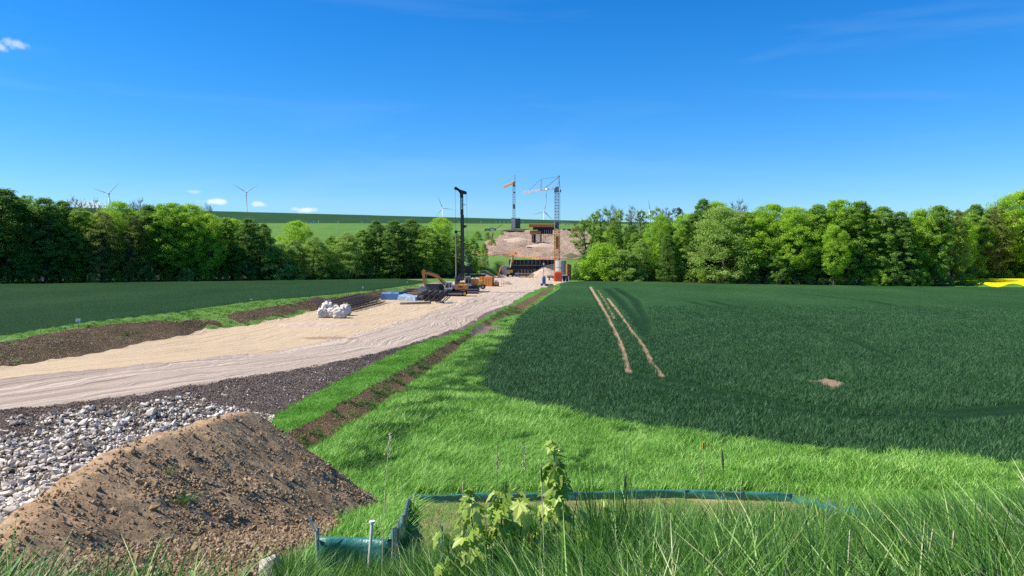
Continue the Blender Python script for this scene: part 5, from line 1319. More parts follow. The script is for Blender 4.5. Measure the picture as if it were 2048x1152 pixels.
# ---------------------------------------------------------------- sheet pile wall
def wall():
    Y = 300.4; x1, _, zt = at(1018, 520, Y); x2 = at(1111, 520, Y)[0]
    t = thing('sheet_pile_wall', 'long dark sheet pile retaining wall with framed bays along its top', 'retaining wall', (x1, Y, .3)); L_ = x2 - x1; H_ = zt - .3
    n = 22; pm = None; wd = L_ / n
    for i in range(n):
        if pm is None:
            pr = [(0, 0), (wd * .2, -.22), (wd * .8, -.22), (wd, 0), (wd, .08), (wd * .82, -.1), (wd * .18, -.1), (0, .08)]
            V = [(a, b, zz_) for zz_ in (-.6, H_) for a, b in pr]; F_ = [list(range(8))[::-1], list(range(8, 16))] + [[i_, (i_ + 1) % 8, 8 + (i_ + 1) % 8, 8 + i_] for i_ in range(8)]
            pm = MB().add(V, F_).mesh('sheet_pile', P_SHEET)
        o = link('sheet_pile', pm, None, t); o.location = (i * wd, 0, 0)
    nb = 11; bm_ = None; s_ = L_ * .93 / nb; g_ = plain('bay_grey', (.23, .2, .19), .8)
    for i in range(nb):
        if bm_ is None:
            k = MB().box((0, -.5, H_ - 1.0), (.14, .5, 2.0)).box((s_ * .2, -.55, H_ - .9), (.1, .1, 1.9), ry=-.35).box((s_ / 2, -.5, H_ - 2.1), (s_, .45, .22)); bm_ = k.mesh('wall_bay', g_)
        o = link('wall_bay', bm_, None, t); o.location = (L_ * .07 + i * s_, 0, 0)
    MB().box((L_ / 2, -.3, H_ + .06), (L_, .7, .14)).build('cap_beam', P_DARK, t)
    for i in range(7):
        MB().box((L_ * (.2 + .07 * i), -.42, .9 + .25 * (i % 2)), (.5, .2, 2.0 + .5 * (i % 3))).build('lagging_panel', g_, t)
    MB().tube((0.2, -1.2, 2.3), (L_ * .6, -1.2, 2.3), .04, 4).build('guard_rail', P_GREY, t)
    # stepped concrete wing and side wall
    MB().prism([(L_ * .55, -.5), (L_ * .55, 1.2), (L_ * .68, 3.2), (L_ * .82, 4.2), (L_ * .99, 4.8), (L_ * .99, -.5)], -2.2, -1.6).build('concrete_wing', plain('wing_grey', (.26, .25, .24), .9, var=.3), t)
wall()
x, _, z = at(1014, 548, 297); o = link('retaining_block', MB().prism([(-2.6, 0), (-2.6, 3.2), (-1, 4.0), (1.0, 3.6), (1.2, 0)], -1, 2).mesh('retaining_block', P_CONC)); o.location = (x, 297, z - .5); tag(o, 'rough pale concrete block at the left end of the sheet pile wall', 'concrete block')
# steel frames stack
x, _, z = at(1053, 553.5, 279); t = thing('steel_frame_stack', 'stack of rusty steel frames lying before the sheet pile wall', 'steel frames', (x, 279, gz(x, 279)))
for k in range(3):
    f = MB().box((0, -.9, .15), (5.4, .2, .22)).box((0, .9, .15), (5.2, .2, .22))
    for i in range(7): f.box((-2.5 + i * .83, 0, .15), (.16, 1.8, .18))
    o = f.build('steel_frame', P_RUST if k == 2 else P_DARK, t); o.location = (.12 * k - .1, 0, .45 * k); o.rotation_euler = (0, 0, .02 * k)
MB().box((0, -.2, 1.45), (5.6, 1.6, .14)).build('board', P_GREY, t)

# ---------------------------------------------------------------- pier, crane, container, pipes at right
Y = 262; x, _, _ = at(1121.5, 548, Y); zt = at(1121, 521, Y)[2]
t = thing('bridge_pier', 'round formwork pier standing at the foot of the near crane', 'pier', (x, Y, .35)); rp = 11 * Y / 1500
n = 20
for i in range(n):
    a0, a1 = 2 * math.pi * i / n, 2 * math.pi * (i + 1) / n - .02
    V = []
    for rr_ in (rp, rp - .15):
        for zz_ in (0, zt - .35):
            for a in (a0, a1): V.append((math.cos(a) * rr_, math.sin(a) * rr_, zz_))
    MB().add(V, [[0, 1, 3, 2], [4, 6, 7, 5], [0, 2, 6, 4], [1, 5, 7, 3], [2, 3, 7, 6], [0, 4, 5, 1]]).build('formwork_panel', plain('formwork_grey', (.46, .45, .42), .8, var=.15) if i == 0 else bpy.data.materials['formwork_grey'], t)
for k in range(3):
    V, F_ = tube_path([(math.cos(a) * (rp + .05), math.sin(a) * (rp + .05), 1.3 + 1.45 * k) for a in np.linspace(0, 6.2832, 25)], [.06] * 25, 4); MB().add(V, F_).build('waling', P_GREY, t)
MB().tube((0, 0, 0), (0, 0, zt - .6), rp - .2, 16).build('core', P_CONC, t)
t, *_ = container('site_container', 'bright red orange container standing in front of the round pier', 1116, 563, 243, 2.4, 3.0, 2.75, P_RED)
for s_ in (-1, 1): MB().box((s_ * .56, -1.56, 1.35), (1.02, .06, 2.3)).build('door', P_RED, t)
for s_ in (-.3, .3, -.8, .8): MB().tube((s_, -1.62, .2), (s_, -1.62, 2.5), .03, 5).build('lock_rod', P_DARK, t)
MB().box((0, 0, 2.95), (1.9, 2.5, .3)).build('roof_box', P_RED, t)
def pipe(label, px, ptop, pb, y, r_, open_=True):
    x, _, zt = at(px, ptop, y); zb = gz(x, y); V, F_ = [], []
    nn = 18
    for rr_ in (r_, r_ * .92):
        for zz_ in (0, zt - zb):
            for i in range(nn): a = 2 * math.pi * i / nn; V.append((math.cos(a) * rr_, math.sin(a) * rr_, zz_))
    for i in range(nn):
        j = (i + 1) % nn; F_ += [[i, j, nn + j, nn + i], [2 * nn + i, 3 * nn + i, 3 * nn + j, 2 * nn + j], [nn + i, nn + j, 3 * nn + j, 3 * nn + i]]
    o = link('pipe_casing', MB().add(V, F_).mesh('pipe_casing', P_RUST)); o.location = (x, y, zb); return tag(o, label, 'steel pipe')
pipe('rusty upright pipe casing nearest to the round pier', 1135.3, 528, 557, 255, .62)
pipe('darker rusty pipe casing behind the one nearest the pier', 1139, 529, 557, 258, .6)
x, _, z = at(1114, 551, 252); t = thing('beam_stack', 'long pale beams on dark sleepers passing behind the red container', 'beam stack', (x, 252, gz(x, 252)))
for k in range(3): MB().box((0, .3 * k - .3, 1.55 + 0 * k), (7.0, .26, .5)).build('beam', plain('pale_beam', (.66, .60, .44), .7) if k == 0 else bpy.data.materials['pale_beam'], t)
for k in range(3): MB().box((0, .3 * k - .3, 1.05), (6.6, .26, .4)).build('lower_beam', P_DARK, t)
for k in range(4): MB().box((-2.6 + 1.7 * k, 0, .42), (.4, 1.3, .85)).build('sleeper', P_DARK, t)
# light tower
x, _, z = at(1086.5, 572, 213); z = gz(x, 213)
t = thing('light_tower', 'blue and white mobile light tower with a raised mast beside the haul road', 'light tower', (x, 213, z))
MB().box((.1, 0, 1.45), (1.15, 1.1, 2.3), ch=.06).build('cabinet', P_WHITE, t)
MB().box((.22, -.57, 1.5), (.85, .05, 2.0)).build('door', P_BLUEP, t)
for k in range(3): MB().box((.22, -.61, 1.0 + k * .5), (.6, .03, .12)).build('vent', P_DARK, t)
MB().tube((-.05, 0, 2.6), (.1, 0, 6.0), .06).build('mast', P_DARK, t)
l_ = MB().box((.1, -.1, 6.15), (.42, .35, .6), ch=.08).build('lamp_head', P_WHITE, t)
MB().box((.3, 0, 2.7), (.5, .4, .25)).build('control_box', P_BLACK, t)
for s_ in (-.4, .9): MB().disc((s_, -.6, .3), .3, .2, 12).build('wheel', P_RUBBER, t)
MB().box((-.65, -.3, .5), (.4, .5, .8), ch=.05).build('side_box', P_WHITE, t)
for px, py, lb, r_ in [(1093, 571, 'black tyre lying left of another beside the light tower', .45), (1098, 571.5, 'black tyre between two others beside the light tower', .5), (1103, 571, 'black tyre lying rightmost of those beside the light tower', .4)]:
    x, y, z = hit(px, py); V, F_ = tube_path([(math.cos(a) * r_, math.sin(a) * r_ * .9, .18) for a in np.linspace(0, 6.2832, 15)], [.16] * 15, 7); o = link('tyre', MB().add(V, F_).mesh('tyre', P_RUBBER, True)); o.location = (x, y - .2, z); o.rotation_euler = (.5, .1, 0); tag(o, lb, 'tyre')
for px, py, h, lb in [(1126, 571, 1.6, 'white marker post at the corner of the right field'), (1122.5, 571, 1.3, 'shorter white marker post left of the corner post'), (1137, 564, 1.9, 'white marker post under the rusty pipe casings'), (1132, 563, 1.2, 'short white post in front of the rusty pipe casings'), (1108, 590, .9, 'tiny white peg on the verge of the right field'), (1030, 646, .8, 'tiny white peg in the grass beside the ditch')]:
    x, y, z = hit(px, py); o = link('marker_post', MB().box((0, 0, h / 2), (.14, .1, h)).mesh('marker_post', P_SIGN)); o.location = (x, y, z); tag(o, lb, 'post')
x, _, z = at(1131, 560, 244); t = thing('generator', 'dark wheeled generator between red container and pipe casings', 'generator', (x, 244, gz(x, 244)))
MB().box((0, 0, 1.2), (1.8, 1.4, 1.3), ch=.15).build('body', P_DARK, t)
for s_ in (-.5, .5): MB().disc((s_, -.7, .45), .45, .25, 12).build('wheel', P_RUBBER, t)

# ---------------------------------------------------------------- cranes
def lattice(mb, a, b, w_, r_, n, tri=False):
    a, b = Vector(a), Vector(b); d = (b - a).normalized(); u = Vector((0, 1, 0)) if abs(d.z) > .7 else Vector((0, 0, 1)); v = d.cross(u).normalized(); u = v.cross(d).normalized()
    cs = [(-1, -1), (1, -1), (1, 1), (-1, 1)] if not tri else [(-1, -.6), (1, -.6), (0, 1)]
    P = lambda k, t: a.lerp(b, t) + (v * cs[k][0] + u * cs[k][1]) * w_ / 2
    m = len(cs)
    for k in range(m):
        mb.tube(P(k, 0), P(k, 1), r_, 4)
        for i in range(n):
            j = (k + 1) % m; t0, t1 = i / n, (i + 1) / n
            mb.tube(P(k if i % 2 else j, t0), P(j if i % 2 else k, t1), r_ * .65, 4); mb.tube(P(k, t1), P(j, t1), r_ * .6, 4)
def crane2():
    Y = 266; x0 = at(1113.5, 540, Y)[0]; z0 = .35; mpp = Y / 1500.
    X = lambda px: (px - 1113.5) * mpp
    Z = lambda py: at(1113.5, py, Y)[2] - z0
    t = thing('tower_crane', 'near crane with orange lower mast, grey upper mast and horizontal jib', 'tower crane', (x0, Y, z0))
    m = MB(); lattice(m, (0, 0, 0), (0, 0, Z(458)), 1.7, .13, 15); m.build('mast_lower', P_CRAO, t)
    m = MB(); lattice(m, (0, 0, Z(458)), (0, 0, Z(382)), 1.45, .12, 13); m.build('mast_upper', P_CRANE, t)
    MB().box((0, 0, Z(451)), (1.5, 1.4, 2.2)).build('collar', P_BLACK, t)
    MB().box((.1, 0, Z(485)), (1.0, 1.0, 4.5)).build('climbing_frame', plain('rusty_orange', (.38, .16, .05), .7), t)
    MB().tube((X(1119.5), 0, 0), (X(1119.5), 0, Z(472)), .06, 4).tube((X(1120), 0, Z(470)), (X(1120), 0, Z(384)), .04, 4).build('side_cable', P_GREY, t)
    MB().box((0, 0, Z(379)), (1.3, 1.4, 1.9), ch=.2).box((-.75, -.3, Z(381)), (.6, 1, 1.6), ch=.1).build('slewing_unit', P_GREY, t)
    # tower head frame
    h = MB()
    for a, b in (((1113, 375), (1117, 353)), ((1118, 375), (1117.5, 353))):
        for s_ in (-.4, .4): h.tube((X(a[0]), s_, Z(a[1])), (X(b[0]), s_ * .3, Z(b[1])), .1, 5)
    h.tube((X(1114), 0, Z(368)), (X(1118), 0, Z(364)), .07, 4).box((X(1117.5), 0, Z(353)), (.5, .5, .6))
    h.build('head_frame', P_CRANE, t)
    dirv_ = Vector((X(1055), 22, Z(379.5) + .1)); root = Vector((X(1111), 0, Z(376)))
    # jib runs away from the viewer to the left, level
    end = Vector((X(1055) * (Y + 26) / Y + (1113.5 - 1113.5), 26, Z(376) + .3))
    mid = root.lerp(end, .44)
    j = MB(); lattice(j, root, mid, .8, .08, 8, True); j.build('jib_inner', P_CRANE, t)
    j = MB(); lattice(j, mid, end, .75, .08, 10, True); j.build('jib_outer', P_CRED, t)
    MB().box(root.lerp(end, .26) + Vector((0, 0, .1)), (1.6, .5, .6), rz=math.atan2(end.y, end.x - root.x)).build('trolley_panel', P_WHITE, t)
    pt = mid + Vector((0, 0, 4.0)); p = MB()
    p.tube(mid + Vector((-.25, 0, 0)), pt, .09, 5).tube(mid + Vector((.35, 0, 0)), pt + Vector((.3, 0, 0)), .07, 5); p.build('jib_post', P_CRANE, t)
    ap = Vector((X(1117.5), 0, Z(353)))
    MB().tube(ap, pt, .05, 4).build('stay_rope', P_DARK, t); MB().tube(pt, mid.lerp(end, .7) + Vector((0, 0, .4)), .05, 4).build('stay_rope', P_DARK, t); MB().tube(ap, root.lerp(mid, .75) + Vector((0, 0, .4)), .08, 4).build('stay_rope', P_DARK, t)
    MB().tube(ap, (X(1120.5), 0, Z(384)), .05, 4).build('back_rope', P_DARK, t)
    hk = root.lerp(mid, .62); MB().tube(hk, hk + Vector((0, 0, -4.2)), .045, 4).box(hk + Vector((0, 0, -2.2)), (.14, .14, 1.6)).build('hoist_rope', P_DARK, t)
    MB().box((X(1120.5), 0, Z(382)), (.4, .8, .9)).build('counter_winch', P_GREY, t)
    MB().box((0, 0, .6), (3.4, 3.4, 1.2)).build('base', P_CONC, t)
crane2()
def crane1():
    Y = 489; mpp = Y / 1500.; x0, _, _ = at(1028, 457, Y); z0 = gz(x0, Y)
    X = lambda px: (px - 1028) * mpp
    Z = lambda py: at(1028, py, Y)[2] - z0
    t = thing('tower_crane', 'far crane on the hill with white lattice mast and short orange jib', 'tower crane', (x0, Y, z0))
    m = MB(); lattice(m, (0, 0, 0), (0, 0, Z(368)), 1.6, .17, 17); m.build('mast', plain('mast_pale', (.62, .55, .5), .6), t)
    MB().box((0, 0, Z(413)), (1.3, 1.0, 3.0)).build('climbing_frame', P_DARK, t)
    MB().box((.1, 0, Z(385)), (1.0, 1.0, 1.0)).box((.1, 0, Z(370)), (1.5, 1.5, 1.7)).build('slewing_unit', P_DARK, t)
    j = MB(); lattice(j, (.2, 0, Z(364)), (X(1007.5) * 1.06, 30, Z(366)), 1.3, .2, 9, True); j.build('jib', P_CRAO, t)
    MB().box((.1, 0, Z(365)), (1.6, 1.6, 1.2)).build('jib_foot', P_CRAO, t)
    MB().tube((.1, 0, Z(364)), (X(1029.5), 0, Z(350)), .16, 4).tube((.9, 0, Z(364)), (X(1029.5), 0, Z(350)), .1, 4).build('head_frame', P_CRED, t)
    MB().tube((X(1018.5), 8, Z(364)), (X(1020.5), 8, Z(353)), .08, 4).build('jib_post', P_CRED, t)
    MB().tube((X(1029.5), 0, Z(350)), (X(1020.5), 8, Z(353)), .05, 4).build('stay_rope', P_GREY, t)
    MB().tube((.9, .9, Z(350)), (.9, .9, Z(440)), .05, 4).build('side_cable', P_GREY, t)
crane1()
# far pier with scaffold, formwork deck, middle pier
Y = 484; mpp = Y / 1500.
x, _, _ = at(1030, 457, Y); z = gz(x, Y); zt = at(1030, 435, Y)[2] - z
t = thing('bridge_pier', 'pale concrete pier wrapped in scaffolding under the far crane', 'pier', (x, Y, z - .5))
MB().box((-1.2, 0, zt / 2 + .2), (2.4, 3.4, zt + .2)).build('column', plain('pale_concrete', (.55, .52, .47), .9, scale=.6), t)
sc_ = MB()
for i in range(5):
    for k in range(2): sc_.tube((.1 + i * .75, -2.4 + k * .9, .6), (.1 + i * .75, -2.4 + k * .9, zt), .06, 4)
for k in range(6):
    zz_ = 1.8 + k * (zt - 2) / 5; sc_.box((1.7, -1.9, zz_), (3.6, 1.0, .12)); sc_.tube((.1, -2.4, zz_ + .7), (3.3, -2.4, zz_ + .7), .05, 4)
sc_.build('scaffold', P_GREY, t)
MB().box((1.8, 0, zt * .56), (3.2, 3.2, zt * .8)).build('formwork', plain('dark_formwork', (.075, .06, .05), .8, var=.4, scale=1.5), t)
moundm('soil_pile', 'dark wet soil spread round the foot of the far pier', 1031, 459, 9, 5, .9, plain('dark_mud', (.05, .04, .032), .9), 31, y=477)
x, _, _ = at(1083, 466, 440); zb = at(1083, 467, 440)[2]; mpp = 440 / 1500.
t = thing('bridge_deck_formwork', 'long formwork deck with orange railing panels at the top of the soil hillside', 'bridge deck', (x, 440, zb))
Zk = lambda py: at(1083, py, 440)[2] - zb
for k in range(9): MB().box(((-22.5 + 5.6 * k) * mpp, -.6, Zk(450.5)), (5.2 * mpp, .15, 1.2)).build('railing_panel', P_ORNG, t)
MB().box((0, 0, Zk(453.5)), (50 * mpp, 2.4, .5)).build('deck', P_ORNG, t)
MB().box((1.2, .3, Zk(457)), (42 * mpp, 1.6, 1.6)).build('girder', P_BLACK, t)
MB().box((-1, 2, Zk(452)), (44 * mpp, 4, .9)).build('deck_slab', plain('rust_slab', (.3, .13, .07), .8), t)
for k in range(7): MB().box(((-2 + k * 3.9) * mpp, -.3, Zk(463)), (.35, .4, 3.0)).build('prop', P_GREY if k > 1 else P_DARK, t)
MB().box((8 * mpp, 2.0, Zk(463)), (30 * mpp, .3, 3.0)).build('abutment_wall', P_BLACK, t)
Y = 385; mpp = Y / 1500.; x, _, _ = at(1073, 487, Y); z = gz(x, Y)
t = thing('bridge_pier', 'pier under construction with orange working platform on the soil hillside', 'pier', (x, Y, z))
Zk = lambda py: at(1073, py, Y)[2] - z
for dx in (-8.5, -5.5, -3): MB().box((dx * mpp, 0, Zk(478)), (.62, .7, Zk(468.5))).build('column', P_BLACK, t)
m = MB(); lattice(m, (3 * mpp, -.4, 0), (3 * mpp, -.4, Zk(466)), 2.4, .13, 4); m.build('stair_tower', P_GREY, t)
MB().box((9 * mpp, .2, Zk(478)), (.6, .7, Zk(468.5))).build('column', P_BLACK, t)
for k in range(4): MB().box(((-11 + 5.6 * k) * mpp, -1.3, Zk(465)), (5.2 * mpp, .12, 1.2)).build('railing_panel', P_ORNG, t)
MB().box((-1.5 * mpp, 0, Zk(468)), (24 * mpp, 2.4, .3)).build('platform', P_ORNG, t)
MB().box((-1.5 * mpp, .5, Zk(463.5)), (22 * mpp, 1.6, 1.0)).build('crossbeam_formwork', P_DARK, t)
lad = MB()
for dx in (14, 18): lad.tube((dx * mpp, 0, 0), (dx * mpp, 0, Zk(467)), .05, 4)
for k in range(9): lad.tube((14 * mpp, 0, k * .6), (18 * mpp, 0, k * .6), .04, 4)
lad.build('ladder', P_RUST, t)
# site things on the crest, right of the deck
for px, py, y, w_, h, mt, lb, ct in [(1150, 462, 470, 3.4, 1.6, P_ORNG, 'orange netting heap at the right end of the hill site', 'netting'), (1138, 461, 470, 2.2, 1.4, P_DARK, 'dark crate standing at the right end of the hill site', 'crate'), (1128, 461, 472, 1.6, 1.5, P_ORNG, 'orange crate between crane mast and dark crate on the hill', 'crate')]:
    x, _, _ = at(px, py, y); o = link(ct, MB().box((0, 0, h / 2), (w_, 1.6, h), ch=.3).mesh(ct, mt)); o.location = (x, y, gz(x, y)); tag(o, lb, ct)
# ---------------------------------------------------------------- vehicles on the hill
def car(label, px, py, y, L_, H_, mat, cat='car', van=False, face=1, z=None):
    x, _, zz_ = at(px, py, y); t = thing('parked_' + ('van' if van else 'car'), label, cat, (x, y, gz(x, y) if z is None else z))
    h2 = H_ * (.98 if van else .95)
    pr = [(-L_ / 2, .35), (-L_ / 2, H_ * .55), (-L_ * .42, H_ * .62), (-L_ * .25, h2), (L_ * (.46 if van else .25), h2), (L_ * (.49 if van else .42), H_ * .6), (L_ / 2, H_ * .5), (L_ / 2, .35)]
    MB().prism([(a * face, b) for a, b in pr], -.85, .85).build('body', mat, t)
    MB().prism([(a * face, b) for a, b in [(-L_ * .38, H_ * .62), (-L_ * .24, h2 - .1), (-L_ * .02, h2 - .1), (-L_ * .02, H_ * .62)]], -.87, -.85).build('window', P_GLASS, t)
    MB().prism([(a * face, b) for a, b in [(L_ * .02, H_ * .62), (L_ * .02, h2 - .1), (L_ * .22, h2 - .1), (L_ * .34, H_ * .62)]], -.87, -.85).build('window', P_GLASS, t)
    for s_ in (-.32, .32): MB().disc((L_ * s_, -.8, .33), .33, .2, 12).build('wheel', P_RUBBER, t)
P_CARB = plain('car_blue', (.35, .45, .62), .3)
car('pale blue car driving on the hill road above the left tree belt', 622, 448, 592, 5.0, 1.9, P_CARB)
car('white van behind the formwork deck on the hill', 1075, 449, 500, 5.2, 2.2, P_WHITE, 'van', True, z=24.6)
car('grey car standing on the slope above the bushes', 975, 463, 470, 4.3, 1.7, plain('car_grey', (.3, .31, .32), .35))
car('white car parked beside the grey car on the slope', 984, 462, 476, 4.4, 1.8, P_WHITE)
car('small white car on the hill road right of the near crane', 1134, 451, 560, 4.4, 1.6, P_WHITE)
x, _, _ = at(996, 458, 474); t = thing('conveyor', 'tilted grey loading conveyor next to the white parked car', 'conveyor', (x, 474, gz(x, 474)))
MB().box((0, 0, 2.0), (6.5, .8, .4), ry=-.55).build('belt', P_GREY, t); MB().box((-1.6, 0, .8), (.5, .8, 1.6)).build('support', P_DARK, t)
# roadside posts of the hill road
for i, px in enumerate([637, 676, 724, 918, 962, 992, 1000, 1008, 1017, 1038, 1046, 1124]):
    y = 588; x, _, _ = at(px, 446, y); o = link('roadside_post', MB().box((0, 0, 1.0), (.35, .2, 2.0 if i else 2.6)).mesh('roadside_post', P_SIGN)); o.location = (x, y, gz(x, y))
    lbs = ['white roadside post just right of the pale blue car', 'roadside post halfway between pale blue car and guard rail', 'roadside post at the guard rail', 'roadside post right of the drill mast', 'roadside post above the grey parked car', 'first of three close roadside posts left of the far pier', 'middle of three close roadside posts left of the far pier', 'last of three close roadside posts left of the far pier', 'roadside post touching the far pier on its left', 'first roadside post right of the far pier', 'second roadside post right of the far pier', 'roadside post right of the near crane mast']
    tag(o, lbs[i], 'post', 'white posts along the hill road')
x1 = at(712, 447, 588)[0]; x2 = at(745, 447, 588)[0]; g = MB(); t = thing('guard_rail', 'short grey guard rail along the hill road', 'guard rail', (x1, 588, gz(x1, 588)))
MB().box(((x2 - x1) / 2, 0, 1.0), (x2 - x1, .1, .5)).build('rail', P_GREY, t)
for k in range(6): MB().box(((x2 - x1) * k / 5, .1, .4), (.12, .12, 1.2)).build('rail_post', P_GREY, t)

# ---------------------------------------------------------------- orange mesh fences on the hillside
def net(label, pts, h, mat=P_NET):
    W3 = []
    for px, py in pts: W3.append(Vector(hit(px, py)))
    t = thing('mesh_fence', label, 'mesh fence', W3[0]); V, F_ = [], []
    dense = []
    for a, b in zip(W3[:-1], W3[1:]):
        m_ = max(2, int((b - a).length / 1.5))
        for k in range(m_): dense.append(a.lerp(b, k / m_))
    dense.append(W3[-1]); m = MB()
    for i, (a, b) in enumerate(zip(dense[:-1], dense[1:])):
        a = a.copy(); b = b.copy(); a.z = gz(a.x, a.y); b.z = gz(b.x, b.y)
        for k in range(4):
            zo = h * (k + .4) / 4; m.tube(a - W3[0] + Vector((0, 0, zo)), b - W3[0] + Vector((0, 0, zo + .05 * math.sin(i * 2.1))), .055, 4)
        for k in range(2): q = a.lerp(b, k / 2) - W3[0]; m.tube(q, q + Vector((0, 0, h)), .03, 3)
    m.build('netting', mat, t)
    for q in dense[::3]:
        MB().tube((q.x - W3[0].x, q.y - W3[0].y, gz(q.x, q.y) - W3[0].z - .1), (q.x - W3[0].x, q.y - W3[0].y, gz(q.x, q.y) - W3[0].z + h + .15), .05, 4).build('fence_post', P_WOODD, t)
net('orange mesh fence running along the lower edge of the soil hillside', [(946, 507), (985, 513), (1020, 511), (1060, 516), (1105, 520), (1160, 520)], .9)
net('orange mesh fence climbing the bank left of the soil hillside', [(975, 493), (982, 478), (985, 466)], 1.0)
net('orange mesh fence along the upper left shoulder of the soil hillside', [(957, 497), (985, 500), (1010, 498), (1040, 502)], .7)
net('yellowish mesh fence slanting down the grass toward the sheet pile wall', [(1008, 511), (1035, 512), (1062, 517), (1078, 521)], .8, plain('net_yellow', (.62, .36, .08), .7))
net('orange mesh fence at the left edge of the yard', [(1003, 534), (999, 545), (995, 556)], 1.6)

# ---------------------------------------------------------------- reinforcement cages
def cage(label, a, b, r_, n=10, step=.9, group='reinforcement cages laid out beside the sand pad'):
    a, b = Vector(a), Vector(b); L_ = (b - a).length; t = thing('rebar_cage', label, 'rebar cage', a, 0, group); d = (b - a).normalized(); u = d.cross(Vector((0, 0, 1))).normalized(); v = u.cross(d)
    bm_ = MB().tube((0, 0, 0), d * L_, .045, 4).mesh('longitudinal_bar', P_REBAR)
    for i in range(n): th = 6.2832 * i / n; o_ = link('longitudinal_bar', bm_, None, t); o_.location = (u * math.cos(th) + v * math.sin(th)) * r_
    vv, ff = tube_path([(u * math.cos(q) + v * math.sin(q)) * r_ * 1.03 for q in np.linspace(0, 6.2832, 13)], [.035] * 13, 4); hm = MB().add(vv, ff).mesh('hoop', P_REBAR); k = 0
    while k <= L_: o_ = link('hoop', hm, None, t); o_.location = d * k; k += step
    return t
x0, y0, _ = hit(694, 624); x1, y1, _ = hit(766, 605)
ux, uy = (x1 - x0), (y1 - y0)
for k in range(4):
    ox, oy = -1.42 * k, 0.35 * k
    ax, ay, bx_, by_ = x0 + ox, y0 + oy, x1 + ox, y1 + oy
    cage(['rebar cage nearest to the sand pad behind the white sacks', 'second rebar cage from the sand pad in the left bundle', 'middle rebar cage of the left bundle', 'rebar cage nearest to the soil bank in the left bundle'][k], (ax, ay, gz(ax, ay) + .68), (bx_, by_, gz(bx_, by_) + .68), .66)
for k in range(4):
    a = hit(874 - 11 * k, 604 - .8 * k); b = hit(893 - 10 * k, 588 - .3 * k)
    cage(['rebar cage nearest to the excavator in the right bundle', 'second rebar cage from the excavator', 'third rebar cage from the excavator', 'rebar cage farthest from the excavator beside the pale tarp'][k], (a[0], a[1], gz(a[0], a[1]) + .68), (b[0], b[1], gz(b[0], b[1]) + .68), .66, 10, .7, 'reinforcement cages beside the excavator')
# ---------------------------------------------------------------- tarped stacks, timber, pole
def drape(name, label, px, py, w_, d_, h, mat, seed, rz=0, cat='tarpaulin', slope=0, lift=0):
    x, y, z = hit(px, py); n = 20; a = np.linspace(-1, 1, n); A, B = np.meshgrid(a, a); A, B = A.ravel(), B.ravel()
    q = np.maximum(abs(A), abs(B)); top = np.clip((1 - q) / .16, 0, 1) ** .6
    Z_ = h * top * (1 + slope * A) + .16 * fbm(A * 3, B * 3, seed, 3) * (top > 0) + .05 * np.sin(A * 14 + B * 5) * (1 - top)
    Xo = A * w_ / 2 * (1 + .03 * (1 - top) * np.sin(B * 17)); Yo = B * d_ / 2
    qd = (np.arange(n - 1)[:, None] * n + np.arange(n - 1)[None, :]).ravel()
    me = npmesh(name, np.stack([Xo, Yo, np.maximum(Z_, -.05)], 1), np.stack([qd, qd + 1, qd + 1 + n, qd + n], 1), False, mat)
    o = link(name, me); o.location = (x, y, z + lift); o.rotation_euler = (0, 0, rz); o.modifiers.new('cloth_thickness', 'SOLIDIFY').thickness = .02
    return tag(o, label, cat)
drape('tarped_stack', 'boxy stack under a crumpled blue tarpaulin', 789, 598, 4.2, 5.5, 1.5, P_BLUE, 5, R(-10), 'tarped stack')
drape('tarped_stack', 'low stack under a pale blue grey tarpaulin beside the blue one', 819, 600, 3.8, 4.5, .9, P_PALE, 8, R(-8), 'tarped stack', -.35)
x, y, z = hit(800, 609); x2, y2, z2 = hit(862, 608)
o = link('timber_pole', MB().tube((0, 0, .28), (x2 - x, y2 - y, z2 - z + .25), .26, 10, .2).mesh('timber_pole', P_WOOD, True)); o.location = (x, y, z); tag(o, 'long pale timber pole lying in front of the tarped stacks', 'timber pole')
x, y, z = hit(828, 590); t = thing('timber_stack', 'stack of dark planks between tarped stacks and excavator bucket', 'timber stack', (x, y, z), R(5))
for k in range(4):
    for j in range(4): MB().box((.1 * ((k * 3 + j) % 3), -.9 + .6 * j, .25 + .42 * k), (5.2 - .5 * k, .5, .22)).build('plank', [P_WOODD, P_WOOD][(k + j) % 3 == 0], t)
for j in (-1.8, 0, 1.8): MB().box((j, 0, .06), (.2, 2.4, .14)).build('bearer', P_WOODD, t)
x, y, z = hit(845, 586); t = thing('scrap_heap', 'tangle of grey steel scrap under the excavator bucket', 'scrap heap', (x, y, z)); m = MB(); r = random.Random(8)
for k in range(40):
    c = Vector((r.gauss(0, .8), r.gauss(0, .7), r.uniform(.1, 1.2))); m.tube(c, c + Vector((r.gauss(0, .6), r.gauss(0, .6), r.gauss(0, .3))), r.uniform(.04, .1), 4)
tag(m.build('steel_scraps', P_GREY, t), kind='stuff')
moundm('dark_heap', 'dark mound drawn for a hollow in the soil bank behind the rebar cages', 650, 606, 3.5, 2.5, .8, plain('dark_soil', (.05, .033, .024), .95), 41)  # raised mound, its very dark colour makes it read as a hollow
o = thing('site_skip', 'dark blue skip behind the excavator boom', 'skip', at(868, 566, 188)); o.location.z = gz(o.location.x, 188)
MB().prism([(-2.2, 1.5), (-1.7, 0), (1.9, 0), (2.3, 1.5), (2.2, 1.5), (1.8, .1), (-1.6, .1), (-2.1, 1.5)], -.9, .9).prism([(-2.0, .1), (-2.2, 1.45), (2.25, 1.45), (1.85, .1)], -.95, -.9).prism([(-2.0, .1), (-2.2, 1.45), (2.25, 1.45), (1.85, .1)], .9, .95).build('body', plain('skip_navy', (.03, .04, .07), .6), o)
x, y, z = hit(560, 640)
